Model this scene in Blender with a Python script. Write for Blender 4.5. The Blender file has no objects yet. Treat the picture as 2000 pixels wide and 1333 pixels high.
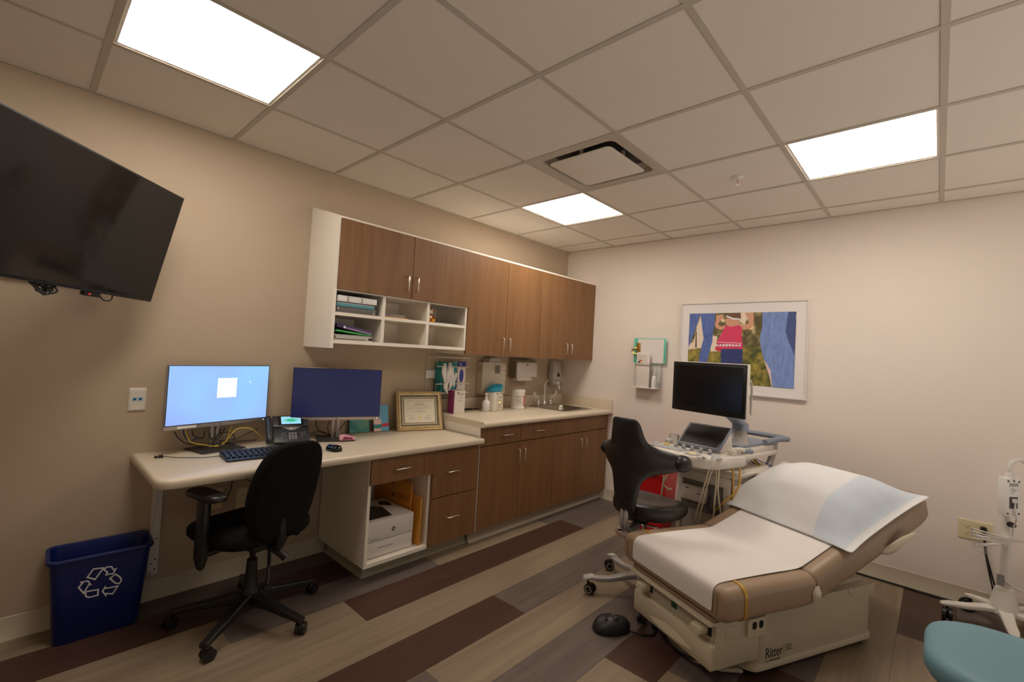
import bpy, bmesh, math, random
from mathutils import Vector, Matrix, noise
from mathutils.geometry import tessellate_polygon
random.seed(7)
PI = math.pi
V = Vector
scene = bpy.context.scene
COL = scene.collection

# ------------------------------------------------------------------ camera
CAMC = V((-4.1001, -3.0257, 1.4010))
FPX = 897.894
R_ = V((0.6784514, -0.7326233, 0.0544677))
D_ = V((0.0578016, -0.0206783, -0.9981139))
F_ = V((0.7323678, 0.6803201, 0.0283176))
cd = bpy.data.cameras.new('camera')
cam = bpy.data.objects.new('camera', cd)
COL.objects.link(cam)
cd.sensor_fit = 'HORIZONTAL'
cd.sensor_width = 36
cd.lens = FPX / 2000 * 36
cd.clip_start = 0.05
mw = Matrix.Identity(4)
for i in range(3):
    mw[i][0] = R_[i]; mw[i][1] = -D_[i]; mw[i][2] = -F_[i]; mw[i][3] = CAMC[i]
cam.matrix_world = mw
scene.camera = cam

def at(u, v, x=None, y=None, z=None, d=None):
    """the point of a wall, floor or shelf plane that a line of sight measured on the photo meets"""
    r = R_ * ((u - 1000) / FPX) + D_ * ((v - 666.5) / FPX) + F_
    if x is not None: t = (x - CAMC.x) / r.x
    elif y is not None: t = (y - CAMC.y) / r.y
    elif z is not None: t = (z - CAMC.z) / r.z
    else: t = d
    return CAMC + r * t

# ------------------------------------------------------------------ materials
def s2l(c):
    return c / 12.92 if c <= 0.04045 else ((c + 0.055) / 1.055) ** 2.4
def rgb(r, g, b):
    return (s2l(r / 255), s2l(g / 255), s2l(b / 255), 1)
def mat(name, col, rough=0.5, metal=0.0, spec=0.5, emis=None, estr=0.0, bump=0.0, bscale=200, vary=0.0, vscale=6, coat=0.0, trans=0.0, stretch=None):
    m = bpy.data.materials.new(name)
    m.use_nodes = True
    nt = m.node_tree
    b = nt.nodes['Principled BSDF']
    c = rgb(*col)
    b.inputs['Base Color'].default_value = c
    b.inputs['Roughness'].default_value = rough
    b.inputs['Metallic'].default_value = metal
    b.inputs['Specular IOR Level'].default_value = spec
    b.inputs['Coat Weight'].default_value = coat
    b.inputs['Transmission Weight'].default_value = trans
    if emis:
        b.inputs['Emission Color'].default_value = rgb(*emis)
        b.inputs['Emission Strength'].default_value = estr
    tc = nt.nodes.new('ShaderNodeTexCoord')
    mp = nt.nodes.new('ShaderNodeMapping')
    nt.links.new(tc.outputs['Object'], mp.inputs['Vector'])
    if stretch: mp.inputs['Scale'].default_value = stretch
    n = nt.nodes.new('ShaderNodeTexNoise')
    n.inputs['Scale'].default_value = vscale
    n.inputs['Detail'].default_value = 6
    nt.links.new(mp.outputs['Vector'], n.inputs['Vector'])
    vv = max(vary, 0.015)
    mx = nt.nodes.new('ShaderNodeMix'); mx.data_type = 'RGBA'
    mx.inputs['A'].default_value = tuple(x * (1 - vv) for x in c[:3]) + (1,)
    mx.inputs['B'].default_value = tuple(min(1, x * (1 + vv)) for x in c[:3]) + (1,)
    nt.links.new(n.outputs['Fac'], mx.inputs['Factor'])
    nt.links.new(mx.outputs['Result'], b.inputs['Base Color'])
    if bump:
        n2 = nt.nodes.new('ShaderNodeTexNoise'); n2.inputs['Scale'].default_value = bscale; n2.inputs['Detail'].default_value = 3
        nt.links.new(mp.outputs['Vector'], n2.inputs['Vector'])
        bp = nt.nodes.new('ShaderNodeBump'); bp.inputs['Strength'].default_value = bump; bp.inputs['Distance'].default_value = 0.002
        nt.links.new(n2.outputs['Fac'], bp.inputs['Height'])
        nt.links.new(bp.outputs['Normal'], b.inputs['Normal'])
    return m
def wood(name, c1, c2, axis='z', scale=1.0, rough=0.45, contrast=1.0, fine=90):
    """streaked grain that runs along one axis"""
    m = bpy.data.materials.new(name); m.use_nodes = True
    nt = m.node_tree; b = nt.nodes['Principled BSDF']
    b.inputs['Roughness'].default_value = rough
    b.inputs['Specular IOR Level'].default_value = 0.35
    tc = nt.nodes.new('ShaderNodeTexCoord')
    mp = nt.nodes.new('ShaderNodeMapping')
    sc = {'z': (1, 1, 0.035), 'x': (0.05, 1, 1)}[axis]
    mp.inputs['Scale'].default_value = tuple(v * scale for v in sc)
    nt.links.new(tc.outputs['Object'], mp.inputs['Vector'])
    n1 = nt.nodes.new('ShaderNodeTexNoise'); n1.inputs['Scale'].default_value = fine; n1.inputs['Detail'].default_value = 4
    n2 = nt.nodes.new('ShaderNodeTexNoise'); n2.inputs['Scale'].default_value = fine / 6; n2.inputs['Detail'].default_value = 5; n2.inputs['Distortion'].default_value = 0.6
    nt.links.new(mp.outputs['Vector'], n1.inputs['Vector']); nt.links.new(mp.outputs['Vector'], n2.inputs['Vector'])
    ad = nt.nodes.new('ShaderNodeMath'); ad.operation = 'ADD'
    nt.links.new(n1.outputs['Fac'], ad.inputs[0]); nt.links.new(n2.outputs['Fac'], ad.inputs[1])
    mr = nt.nodes.new('ShaderNodeMapRange')
    mr.inputs['From Min'].default_value = 1 - 0.35 / contrast; mr.inputs['From Max'].default_value = 1 + 0.35 / contrast
    nt.links.new(ad.outputs[0], mr.inputs['Value'])
    mx = nt.nodes.new('ShaderNodeMix'); mx.data_type = 'RGBA'
    mx.inputs['A'].default_value = rgb(*c1); mx.inputs['B'].default_value = rgb(*c2)
    nt.links.new(mr.outputs['Result'], mx.inputs['Factor'])
    nt.links.new(mx.outputs['Result'], b.inputs['Base Color'])
    return m

M = {}
M['wall_tan'] = mat('taupe wall paint', (181, 163, 140), 0.75, bump=0.05, bscale=300)
M['wall_cream'] = mat('cream wall paint', (232, 221, 211), 0.75, bump=0.05, bscale=300)
M['tile'] = mat('ceiling tile', (226, 219, 208), 0.9, bump=0.15, bscale=500)
M['grid'] = mat('ceiling grid paint', (190, 182, 168), 0.6)
M['base'] = mat('vinyl cove base', (196, 184, 162), 0.5)
M['toe'] = mat('cabinet cove base', (176, 168, 150), 0.5)
M['wood'] = wood('walnut laminate', (114, 80, 49), (137, 99, 64), 'z')
M['white_lam'] = mat('white laminate', (236, 228, 214), 0.45)
M['counter'] = mat('beige laminate', (214, 200, 178), 0.35, vary=0.03, vscale=60)
M['plank_light'] = wood('light oak plank', (116, 101, 83), (152, 135, 113), 'x', 0.35, 0.42, 0.9)
M['plank_grey'] = wood('grey plank', (84, 74, 69), (116, 104, 97), 'x', 0.35, 0.42, 0.9)
M['plank_dark'] = wood('dark plank', (60, 41, 34), (86, 61, 51), 'x', 0.35, 0.40, 0.9)
M['light'] = mat('lit diffuser', (255, 255, 255), 0.5, emis=(255, 244, 230), estr=14.0)
M['white_metal'] = mat('white painted metal', (225, 220, 212), 0.4)
M['nickel'] = mat('brushed nickel', (226, 220, 212), 0.34, metal=1.0)
M['chrome'] = mat('chrome', (225, 225, 225), 0.12, metal=1.0)
M['steel'] = mat('stainless steel', (160, 152, 138), 0.3, metal=1.0)
M['black'] = mat('black plastic', (22, 21, 21), 0.4)
M['black_gloss'] = mat('black gloss', (14, 13, 13), 0.12)
M['tv_glass'] = mat('television glass', (22, 19, 18), 0.08, spec=0.4)
M['touch_glass'] = mat('touch panel glass', (40, 34, 30), 0.35, spec=0.06)
M['screen_off'] = mat('dark screen', (20, 18, 17), 0.2)
M['fabric'] = mat('black fabric', (17, 15, 15), 0.95, spec=0.2, bump=0.5, bscale=900)
M['leather'] = mat('black leather', (34, 29, 27), 0.38, bump=0.15, bscale=500)
M['vinyl'] = mat('tan vinyl', (156, 132, 108), 0.42, bump=0.08, bscale=700)
M['vinyl_dark'] = mat('tan vinyl foot pad', (140, 116, 92), 0.5)
M['cream_pl'] = mat('cream plastic', (205, 195, 170), 0.42)
M['cream_pl2'] = mat('cream panel', (196, 186, 162), 0.42)
M['paper'] = mat('table paper', (226, 220, 216), 0.8, bump=0.1, bscale=60)
M['pillow'] = mat('pillow cover', (222, 222, 224), 0.8, bump=0.1, bscale=80)
M['pillow_blue'] = mat('pale blue pillow', (204, 213, 224), 0.8, bump=0.1, bscale=80)
M['gold'] = mat('gold strap', (190, 150, 70), 0.35, metal=0.3)
M['blue_bin'] = mat('blue bin plastic', (10, 28, 96), 0.4)
M['white'] = mat('white', (232, 230, 226), 0.5)
M['white_print'] = mat('white print', (225, 225, 228), 0.6)
M['alu'] = mat('silver aluminium', (178, 170, 168), 0.35, metal=0.6)
M['dark_grey'] = mat('dark grey metal', (70, 66, 66), 0.4, metal=0.5)
M['us_white'] = mat('machine white plastic', (214, 206, 196), 0.4)
M['us_grey'] = mat('machine light grey', (170, 164, 156), 0.45)
M['us_blue'] = mat('machine blue grey', (126, 134, 150), 0.4)
M['grey_pl'] = mat('grey plastic', (140, 138, 140), 0.4)
M['cable_black'] = mat('black cable', (18, 17, 18), 0.5)
M['cable_yellow'] = mat('yellow cable', (206, 176, 60), 0.5)
M['cable_ochre'] = mat('ochre cable', (214, 172, 84), 0.5)
M['cable_cream'] = mat('cream cable', (222, 212, 184), 0.5)
M['cable_white'] = mat('white cable', (215, 210, 205), 0.5)
M['cable_blue'] = mat('blue cable', (30, 60, 120), 0.5)
M['red_bin'] = mat('red plastic', (190, 8, 18), 0.35)
M['teal_stool'] = mat('blue green vinyl', (104, 146, 160), 0.5)
M['ivory'] = mat('ivory plastic', (222, 208, 168), 0.4)
M['offwhite'] = mat('off white plastic', (214, 206, 190), 0.4)
M['dispenser'] = mat('dispenser beige grey', (196, 186, 168), 0.4)
M['soap_grey'] = mat('soap dispenser grey', (184, 178, 170), 0.4)
M['bright_steel'] = mat('brushed bright steel', (214, 208, 202), 0.45, metal=0.5)
M['teal'] = mat('teal card', (40, 140, 142), 0.6)
M['blue_print'] = mat('blue print', (52, 62, 150), 0.6)
M['navy'] = mat('navy', (24, 34, 84), 0.5)
M['magenta'] = mat('magenta carton', (158, 62, 118), 0.6)
M['carton'] = mat('white carton', (222, 214, 204), 0.7)
M['cyan_wrap'] = mat('cyan wrap', (24, 150, 186), 0.3)
M['grey_text'] = mat('grey print', (120, 112, 104), 0.7)
M['dark_text'] = mat('dark print', (58, 48, 42), 0.7)
M['red_print'] = mat('red print', (206, 52, 72), 0.6)
M['orange_print'] = mat('orange print', (222, 120, 40), 0.6)
M['orange'] = mat('manila orange', (214, 150, 52), 0.7)
M['orange2'] = mat('deep orange envelope', (206, 128, 34), 0.6)
M['gold_frame'] = mat('antique gold', (196, 172, 128), 0.4, metal=0.4, vary=0.3, vscale=25, bump=0.4, bscale=120)
M['mat_grey'] = mat('grey mat board', (120, 114, 102), 0.8)
M['cert'] = mat('cream certificate', (232, 224, 200), 0.7)
M['purple'] = mat('purple binder', (58, 34, 82), 0.45)
M['lilac'] = mat('lilac edge', (142, 122, 160), 0.5)
M['green'] = mat('green folder', (70, 170, 84), 0.5)
M['teal_fold'] = mat('teal folder', (84, 142, 152), 0.5)
M['grey_case'] = mat('grey case', (96, 92, 88), 0.45)
M['brown_plush'] = mat('brown plush', (138, 76, 34), 0.95, bump=0.6, bscale=300)
M['cream_plush'] = mat('cream plush', (228, 212, 188), 0.95)
M['yellow_plush'] = mat('yellow orange plush', (232, 160, 40), 0.95)
M['printer'] = mat('printer white', (218, 214, 208), 0.4)
M['printer_dark'] = mat('printer dark', (44, 38, 36), 0.35)
M['pink'] = mat('pink plastic', (226, 168, 182), 0.4)
M['pink_dark'] = mat('raspberry plastic', (140, 50, 82), 0.4)
M['card_blue'] = mat('card blue', (104, 172, 208), 0.6)
M['skin_pink'] = mat('card pink', (230, 196, 190), 0.6)
M['brown_side'] = mat('brown canvas edge', (96, 48, 34), 0.7)
M['mint'] = mat('mint clipboard', (96, 196, 168), 0.35)
M['frame_silver'] = mat('pale silver frame', (222, 216, 210), 0.4)
M['mat_white'] = mat('white mat board', (232, 226, 224), 0.85)
M['denim'] = mat('denim', (90, 112, 176), 0.7, vary=0.5, vscale=70, stretch=(1, 1, 0.3))
M['denim_light'] = mat('light denim', (122, 146, 202), 0.7, vary=0.4, vscale=60, stretch=(1, 1, 0.3))
M['denim_dark'] = mat('dark denim', (52, 62, 118), 0.7, vary=0.3, vscale=40)
M['denim_shade'] = mat('slate denim', (72, 86, 136), 0.7, vary=0.2, vscale=40)
M['skin'] = mat('skin print', (214, 158, 130), 0.7)
M['hair'] = mat('hair print', (116, 84, 62), 0.7, vary=0.3, vscale=80)
M['pink_top'] = mat('pink top print', (222, 66, 104), 0.7, vary=0.12, vscale=60, stretch=(1, 1, 0.1))
M['trunk'] = mat('tree trunk print', (110, 84, 60), 0.7)
M['sky_print'] = mat('pale sky print', (236, 218, 196), 0.7)
M['rubber'] = mat('rubber', (28, 27, 27), 0.55)
M['base_grey'] = mat('stool base grey', (176, 172, 172), 0.35, metal=0.35)
M['green_sw'] = mat('green switch', (10, 74, 52), 0.3)
M['void'] = mat('dark slot', (8, 7, 7), 0.8)
M['amber'] = mat('amber display', (250, 200, 120), 0.4, emis=(255, 190, 90), estr=1.6)
M['soap_dark'] = mat('dark smoke window', (52, 40, 30), 0.25)
M['yellow_note'] = mat('yellow note', (236, 206, 96), 0.7)
M['trackball'] = mat('trackball cream', (226, 214, 150), 0.3)
M['keys'] = mat('light key caps', (196, 196, 198), 0.45)
M['keys_dark'] = mat('dark key caps', (28, 29, 36), 0.4)
M['bluish_black'] = mat('keyboard body', (19, 21, 32), 0.35)
M['phone'] = mat('phone charcoal', (44, 44, 46), 0.4)
M['red_led'] = mat('red indicator', (200, 20, 20), 0.4, emis=(255, 40, 30), estr=2)
M['clear'] = mat('clear plastic', (242, 244, 242), 0.1, trans=0.85)
M['bay'] = mat('machine bay grey', (116, 108, 102), 0.6)
M['brass'] = mat('brass clip', (196, 160, 80), 0.25, metal=0.9)

def emis_mat(name, build):
    m = bpy.data.materials.new(name); m.use_nodes = True
    nt = m.node_tree; b = nt.nodes['Principled BSDF']
    b.inputs['Base Color'].default_value = (0.01, 0.01, 0.01, 1)
    b.inputs['Roughness'].default_value = 0.25
    build(nt, b)
    return m
def _scr1(nt, b):
    tc = nt.nodes.new('ShaderNodeTexCoord'); n = nt.nodes.new('ShaderNodeTexNoise')
    n.inputs['Scale'].default_value = 2.6; n.inputs['Detail'].default_value = 1
    nt.links.new(tc.outputs['Object'], n.inputs['Vector'])
    r = nt.nodes.new('ShaderNodeValToRGB')
    r.color_ramp.elements[0].position = 0.35; r.color_ramp.elements[0].color = rgb(150, 176, 255)
    r.color_ramp.elements[1].position = 0.65; r.color_ramp.elements[1].color = rgb(146, 204, 255)
    nt.links.new(n.outputs['Fac'], r.inputs['Fac'])
    nt.links.new(r.outputs['Color'], b.inputs['Emission Color']); b.inputs['Emission Strength'].default_value = 0.95
M['screen_blue'] = emis_mat('lit blue screen', _scr1)
def _scr2(nt, b):
    b.inputs['Emission Color'].default_value = rgb(36, 40, 92); b.inputs['Emission Strength'].default_value = 0.38; b.inputs['Specular IOR Level'].default_value = 0.25
M['screen_navy'] = emis_mat('dim navy screen', _scr2)
def _scr3(nt, b):
    b.inputs['Emission Color'].default_value = rgb(255, 255, 255); b.inputs['Emission Strength'].default_value = 1.3
M['screen_white'] = emis_mat('white window on screen', _scr3)
def _scr4(nt, b):
    tc = nt.nodes.new('ShaderNodeTexCoord'); g = nt.nodes.new('ShaderNodeTexGradient'); g.gradient_type = 'SPHERICAL'
    mp = nt.nodes.new('ShaderNodeMapping'); mp.inputs['Scale'].default_value = (2, 2, 2)
    mp.inputs['Location'].default_value = (-1, -1, -1)
    nt.links.new(tc.outputs['Generated'], mp.inputs['Vector']); nt.links.new(mp.outputs['Vector'], g.inputs['Vector'])
    r = nt.nodes.new('ShaderNodeValToRGB')
    r.color_ramp.elements[0].position = 0.0; r.color_ramp.elements[0].color = rgb(150, 210, 235)
    r.color_ramp.elements[1].position = 0.7; r.color_ramp.elements[1].color = rgb(40, 170, 110)
    nt.links.new(g.outputs['Fac'], r.inputs['Fac'])
    nt.links.new(r.outputs['Color'], b.inputs['Emission Color']); b.inputs['Emission Strength'].default_value = 1.0
M['screen_phone'] = emis_mat('phone screen', _scr4)
def meadow():
    m = bpy.data.materials.new('meadow and trees print'); m.use_nodes = True
    nt = m.node_tree; b = nt.nodes['Principled BSDF']; b.inputs['Roughness'].default_value = 0.6
    tc = nt.nodes.new('ShaderNodeTexCoord')
    sp = nt.nodes.new('ShaderNodeSeparateXYZ'); nt.links.new(tc.outputs['Object'], sp.inputs[0])
    n = nt.nodes.new('ShaderNodeTexNoise'); n.inputs['Scale'].default_value = 22; n.inputs['Detail'].default_value = 8
    nt.links.new(tc.outputs['Object'], n.inputs['Vector'])
    g = nt.nodes.new('ShaderNodeValToRGB')
    e = g.color_ramp.elements; e[0].position = 0.35; e[0].color = rgb(70, 80, 36); e[1].position = 0.68; e[1].color = rgb(176, 156, 72)
    nt.links.new(n.outputs['Fac'], g.inputs['Fac'])
    n2 = nt.nodes.new('ShaderNodeTexNoise'); n2.inputs['Scale'].default_value = 16; n2.inputs['Detail'].default_value = 10
    nt.links.new(tc.outputs['Object'], n2.inputs['Vector'])
    t = nt.nodes.new('ShaderNodeValToRGB')
    e = t.color_ramp.elements; e[0].position = 0.42; e[0].color = rgb(92, 84, 50); e[1].position = 0.62; e[1].color = rgb(240, 216, 172)
    e2 = t.color_ramp.elements.new(0.54); e2.color = rgb(142, 128, 82)
    nt.links.new(n2.outputs['Fac'], t.inputs['Fac'])
    mr = nt.nodes.new('ShaderNodeMapRange'); mr.inputs['From Min'].default_value = 1.545; mr.inputs['From Max'].default_value = 1.575
    nt.links.new(sp.outputs['Z'], mr.inputs['Value'])
    mx = nt.nodes.new('ShaderNodeMix'); mx.data_type = 'RGBA'
    nt.links.new(mr.outputs['Result'], mx.inputs['Factor']); nt.links.new(g.outputs['Color'], mx.inputs['A']); nt.links.new(t.outputs['Color'], mx.inputs['B'])
    nt.links.new(mx.outputs['Result'], b.inputs['Base Color'])
    return m
M['meadow'] = meadow()
def canvas_art():
    m = bpy.data.materials.new('teal green canvas art'); m.use_nodes = True
    nt = m.node_tree; b = nt.nodes['Principled BSDF']; b.inputs['Roughness'].default_value = 0.8
    tc = nt.nodes.new('ShaderNodeTexCoord'); n = nt.nodes.new('ShaderNodeTexNoise'); n.inputs['Scale'].default_value = 14; n.inputs['Detail'].default_value = 9
    nt.links.new(tc.outputs['Object'], n.inputs['Vector'])
    r = nt.nodes.new('ShaderNodeValToRGB'); e = r.color_ramp.elements
    e[0].position = 0.35; e[0].color = rgb(58, 126, 134); e[1].position = 0.65; e[1].color = rgb(160, 150, 100)
    e2 = e.new(0.5); e2.color = rgb(96, 160, 146)
    nt.links.new(n.outputs['Fac'], r.inputs['Fac']); nt.links.new(r.outputs['Color'], b.inputs['Base Color'])
    return m
M['canvas'] = canvas_art()

# ------------------------------------------------------------------ mesh helper
def rrect(w, h, r, n=4):
    """rounded rectangle outline round the origin, counter clockwise"""
    r = min(r, w / 2 - 1e-5, h / 2 - 1e-5)
    out = []
    for cx, cy, a0 in ((w/2-r, h/2-r, 0), (-w/2+r, h/2-r, 90), (-w/2+r, -h/2+r, 180), (w/2-r, -h/2+r, 270)):
        for k in range(n + 1):
            a = math.radians(a0 + 90 * k / n)
            out.append((cx + r * math.cos(a), cy + r * math.sin(a)))
    return out
def catmull(pts, sub=6, closed=False):
    P = [V(p) for p in pts]
    if len(P) < 3: return P
    out = []
    n = len(P)
    rng = range(n) if closed else range(n - 1)
    for i in rng:
        if closed:
            p0, p1, p2, p3 = P[(i-1) % n], P[i], P[(i+1) % n], P[(i+2) % n]
        else:
            p0 = P[i-1] if i else P[0] * 2 - P[1]
            p1, p2 = P[i], P[i+1]
            p3 = P[i+2] if i + 2 < n else P[-1] * 2 - P[-2]
        for k in range(sub):
            t = k / sub
            out.append(0.5 * ((2 * p1) + (p2 - p0) * t + (2*p0 - 5*p1 + 4*p2 - p3) * t*t + (3*p1 - p0 - 3*p2 + p3) * t**3))
    if not closed: out.append(P[-1])
    return out
MB_DEFAULT = [Matrix.Identity(4)]
class MB:
    def __init__(s):
        s.bm = bmesh.new(); s.mi = 0; s.X = MB_DEFAULT[0].copy()
    def m(s, i):
        s.mi = i; return s
    def v(s, p):
        return s.bm.verts.new(s.X @ V(p))
    def f(s, vs):
        try:
            fc = s.bm.faces.new(vs); fc.material_index = s.mi; return fc
        except ValueError:
            return None
    def face(s, pts):
        return s.f([s.v(p) for p in pts])
    def box(s, x0, x1, y0, y1, z0, z1, bev=0.0, seg=2, rot=None):
        """rot: a Matrix applied about the box's centre"""
        c = V(((x0+x1)/2, (y0+y1)/2, (z0+z1)/2))
        vs = []
        for z in (z0, z1):
            for x, y in ((x0, y0), (x1, y0), (x1, y1), (x0, y1)):
                p = V((x, y, z))
                if rot is not None: p = c + rot @ (p - c)
                vs.append(s.v(p))
        fs = [s.f([vs[i] for i in q]) for q in ((3,2,1,0),(4,5,6,7),(0,1,5,4),(1,2,6,5),(2,3,7,6),(3,0,4,7))]
        if bev:
            es = set(e for fc in fs for e in fc.edges)
            r = bmesh.ops.bevel(s.bm, geom=list(es), offset=bev, segments=seg, profile=0.5, affect='EDGES')
            for fc in r['faces']: fc.material_index = s.mi
        return s
    def loft(s, rings, cap=True, closed=False):
        R = [[s.v(p) for p in r] for r in rings]
        n = len(R[0])
        rr = range(len(R)) if closed else range(len(R) - 1)
        for i in rr:
            a, b = R[i], R[(i+1) % len(R)]
            for j in range(n):
                s.f([a[j], a[(j+1) % n], b[(j+1) % n], b[j]])
        if cap and not closed:
            s.f(R[0][::-1]); s.f(R[-1])
        return s
    def sheet(s, rows):
        R = [[s.v(p) for p in r] for r in rows]
        for i in range(len(R) - 1):
            for j in range(len(R[0]) - 1):
                s.f([R[i][j], R[i+1][j], R[i+1][j+1], R[i][j+1]])
        return s
    def cyl(s, p0, p1, r0, r1=None, n=20, cap=True):
        p0, p1 = V(p0), V(p1); r1 = r0 if r1 is None else r1
        d = (p1 - p0).normalized()
        a = d.orthogonal().normalized(); b = d.cross(a)
        rings = [[p + (a * math.cos(2*PI*k/n) + b * math.sin(2*PI*k/n)) * r for k in range(n)] for p, r in ((p0, r0), (p1, r1))]
        return s.loft(rings, cap)
    def lathe(s, prof, o=(0, 0, 0), n=28, axis=(0, 0, 1), cap=True):
        """prof: (radius, height) pairs"""
        o = V(o); d = V(axis).normalized()
        a = d.orthogonal().normalized(); b = d.cross(a)
        return s.loft([[o + d * h + (a * math.cos(2*PI*k/n) + b * math.sin(2*PI*k/n)) * max(r, 1e-4) for k in range(n)] for r, h in prof], cap)
    def tube(s, pts, r, n=8, smooth=True, sub=6, closed=False, cap=True, sec=None):
        P = catmull(pts, sub, closed) if smooth else [V(p) for p in pts]
        m_ = len(P)
        rings = []
        prev = None
        for i, p in enumerate(P):
            if closed: t = (P[(i+1) % m_] - P[i-1])
            else: t = P[min(i+1, m_-1)] - P[max(i-1, 0)]
            t.normalize()
            if prev is None: a = t.orthogonal().normalized()
            else:
                a = prev - t * prev.dot(t)
                a = a.normalized() if a.length > 1e-6 else t.orthogonal().normalized()
            prev = a; b = t.cross(a)
            rr = r(i / max(1, m_-1)) if callable(r) else r
            rings.append([p + (a * math.cos(2*PI*k/n) + b * math.sin(2*PI*k/n)) * rr for k in range(n)])
        return s.loft(rings, cap and not closed, closed)
    def prism(s, poly, o, ax, ay, depth):
        """poly of (a, b) laid out on axes ax, ay from o, pushed along ax x ay by depth"""
        o, ax, ay = V(o), V(ax), V(ay); n = ax.cross(ay).normalized()
        r0 = [o + ax * a + ay * b for a, b in poly]
        return s.loft([r0, [p + n * depth for p in r0]])
    def ball(s, c, rx, ry=None, rz=None, nu=16, nv=10, rot=None):
        ry = rx if ry is None else ry; rz = rx if rz is None else rz
        c = V(c); rings = []
        for i in range(nv + 1):
            th = PI * i / nv
            rings.append([])
            for k in range(nu):
                p = V((rx * max(math.sin(th), 1e-3) * math.cos(2*PI*k/nu), ry * max(math.sin(th), 1e-3) * math.sin(2*PI*k/nu), -rz * math.cos(th)))
                if rot is not None: p = rot @ p
                rings[-1].append(c + p)
        return s.loft(rings)
    def build(s, name, mats, parent=None, smooth=40, bevel=0, subsurf=0, solid=0, seg=2):
        bmesh.ops.recalc_face_normals(s.bm, faces=s.bm.faces[:])
        me = bpy.data.meshes.new(name)
        s.bm.to_mesh(me); s.bm.free()
        for x in (mats if isinstance(mats, (list, tuple)) else [mats]):
            me.materials.append(M[x] if isinstance(x, str) else x)
        for p in me.polygons: p.use_smooth = True
        me.set_sharp_from_angle(angle=math.radians(smooth))
        o = bpy.data.objects.new(name, me)
        COL.objects.link(o)
        if parent is not None: o.parent = parent
        if solid:
            md = o.modifiers.new('solid', 'SOLIDIFY'); md.thickness = solid; md.offset = 0
        if bevel:
            md = o.modifiers.new('bevel', 'BEVEL'); md.width = bevel; md.segments = seg; md.limit_method = 'ANGLE'; md.angle_limit = math.radians(40)
        if subsurf:
            md = o.modifiers.new('sub', 'SUBSURF'); md.levels = subsurf; md.render_levels = subsurf
        return o
def thing(name, label, cat, loc=(0, 0, 0), rz=0, group=None):
    o = bpy.data.objects.new(name, None); COL.objects.link(o)
    o.location = loc; o.rotation_euler = (0, 0, rz)
    o.empty_display_size = 0.1
    o['label'] = label; o['category'] = cat
    if group: o['group'] = group
    return o
def tag(o, label, cat, group=None):
    o['label'] = label; o['category'] = cat
    if group: o['group'] = group
    return o
def struct(o):
    o['kind'] = 'structure'; return o
def bx(name, mats, b, parent=None, bev=0.0, **k):
    return MB().box(*b, bev=bev).build(name, mats, parent, **k)
def font_obj(name, text, size, mt, M4, parent=None, extrude=0.0004, align='LEFT', shear=0, sx=1):
    cu = bpy.data.curves.new(name, 'FONT'); cu.body = text; cu.size = size; cu.extrude = extrude; cu.align_x = align; cu.shear = shear
    tmp = bpy.data.objects.new(name + '_tmp', cu); COL.objects.link(tmp)
    dg = bpy.context.evaluated_depsgraph_get()
    me = bpy.data.meshes.new_from_object(tmp.evaluated_get(dg))
    bpy.data.objects.remove(tmp)
    me.transform(Matrix.Scale(sx, 4, (1, 0, 0)))
    me.materials.clear(); me.materials.append(M[mt])
    o = bpy.data.objects.new(name, me); COL.objects.link(o)
    if parent is not None: o.parent = parent
    o.matrix_local = M4
    return o
def frame_m(o, ax, ay):
    """matrix whose x runs along ax, y along ay"""
    ax, ay = V(ax).normalized(), V(ay); ay = (ay - ax * ay.dot(ax)).normalized(); az = ax.cross(ay)
    m_ = Matrix.Identity(4)
    for i in range(3):
        m_[i][0] = ax[i]; m_[i][1] = ay[i]; m_[i][2] = az[i]; m_[i][3] = o[i]
    return m_

# ------------------------------------------------------------------ room
H = 2.5527; T = 0.6096; GX = -0.2602; GY = -0.5821
XB = -5.25; YB = -4.35
def plank_floor():
    b = MB(); W_ = 0.2465; y1 = 0.0675
    L, G, K = 0, 1, 2
    rows = [  # breaks from left to right: (x where the plank ends, tone)
        [(-3.9, L), (-2.4, G), (-0.9, L), (9, G)],
        [(-2.61, K), (-1.2, G), (9, L)],
        [(-3.35, L), (-2.141, G), (-1.0, L), (9, G)],
        [(-4.1, G), (-2.802, L), (-0.832, K), (9, G)],
        [(-3.9, L), (-2.474, L), (-1.505, L), (-0.3, L), (9, G)],
        [(-4.3, L), (-2.139, K), (-1.2, G), (9, G)],
        [(-4.2, K), (-2.804, G), (-1.1, L), (9, L)],
        [(-3.7, L), (-2.468, G), (-1.0, G), (9, L)],
        [(-3.6, K), (-2.135, L), (-0.8, K), (9, L)],
        [(-3.3, G), (-2.0, L), (-0.9, G), (9, L)],
        [(-3.0, L), (-1.6, K), (-0.6, G), (9, L)],
        [(-2.6, G), (-1.2, L), (9, L)],
        [(-3.4, K), (-2.1, G), (-0.757, L), (9, K)],
        [(-2.9, L), (-1.3, G), (9, G)],
        [(-3.2, G), (-1.6, K), (9, L)],
        [(-2.4, L), (-1.0, G), (9, L)],
        [(-3.8, K), (-1.9, L), (9, G)],
        [(-2.2, G), (9, L)],
        [(-2.2, L), (9, G)],
    ]
    for i, row in enumerate(rows):
        ya = min(y1 - W_ * i, 0.0); yb = max(y1 - W_ * (i + 1), YB)
        x = XB
        for xe, tone in row:
            xe = min(xe, 0.0)
            if xe <= x: continue
            g = 0.0006
            b.mi = tone
            b.box(x + g, xe - g, yb + g, ya - g, -0.004, 0.0)
            x = xe
    b.mi = 3
    b.box(XB, 0, YB, 0, -0.05, -0.0045)
    return b.build('floor', ['plank_light', 'plank_grey', 'plank_dark', 'void'])
struct(plank_floor())
struct(bx('wall_left', 'wall_tan', (XB, 0.12, 0, 0.12, 0, H + 0.1)))
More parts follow.
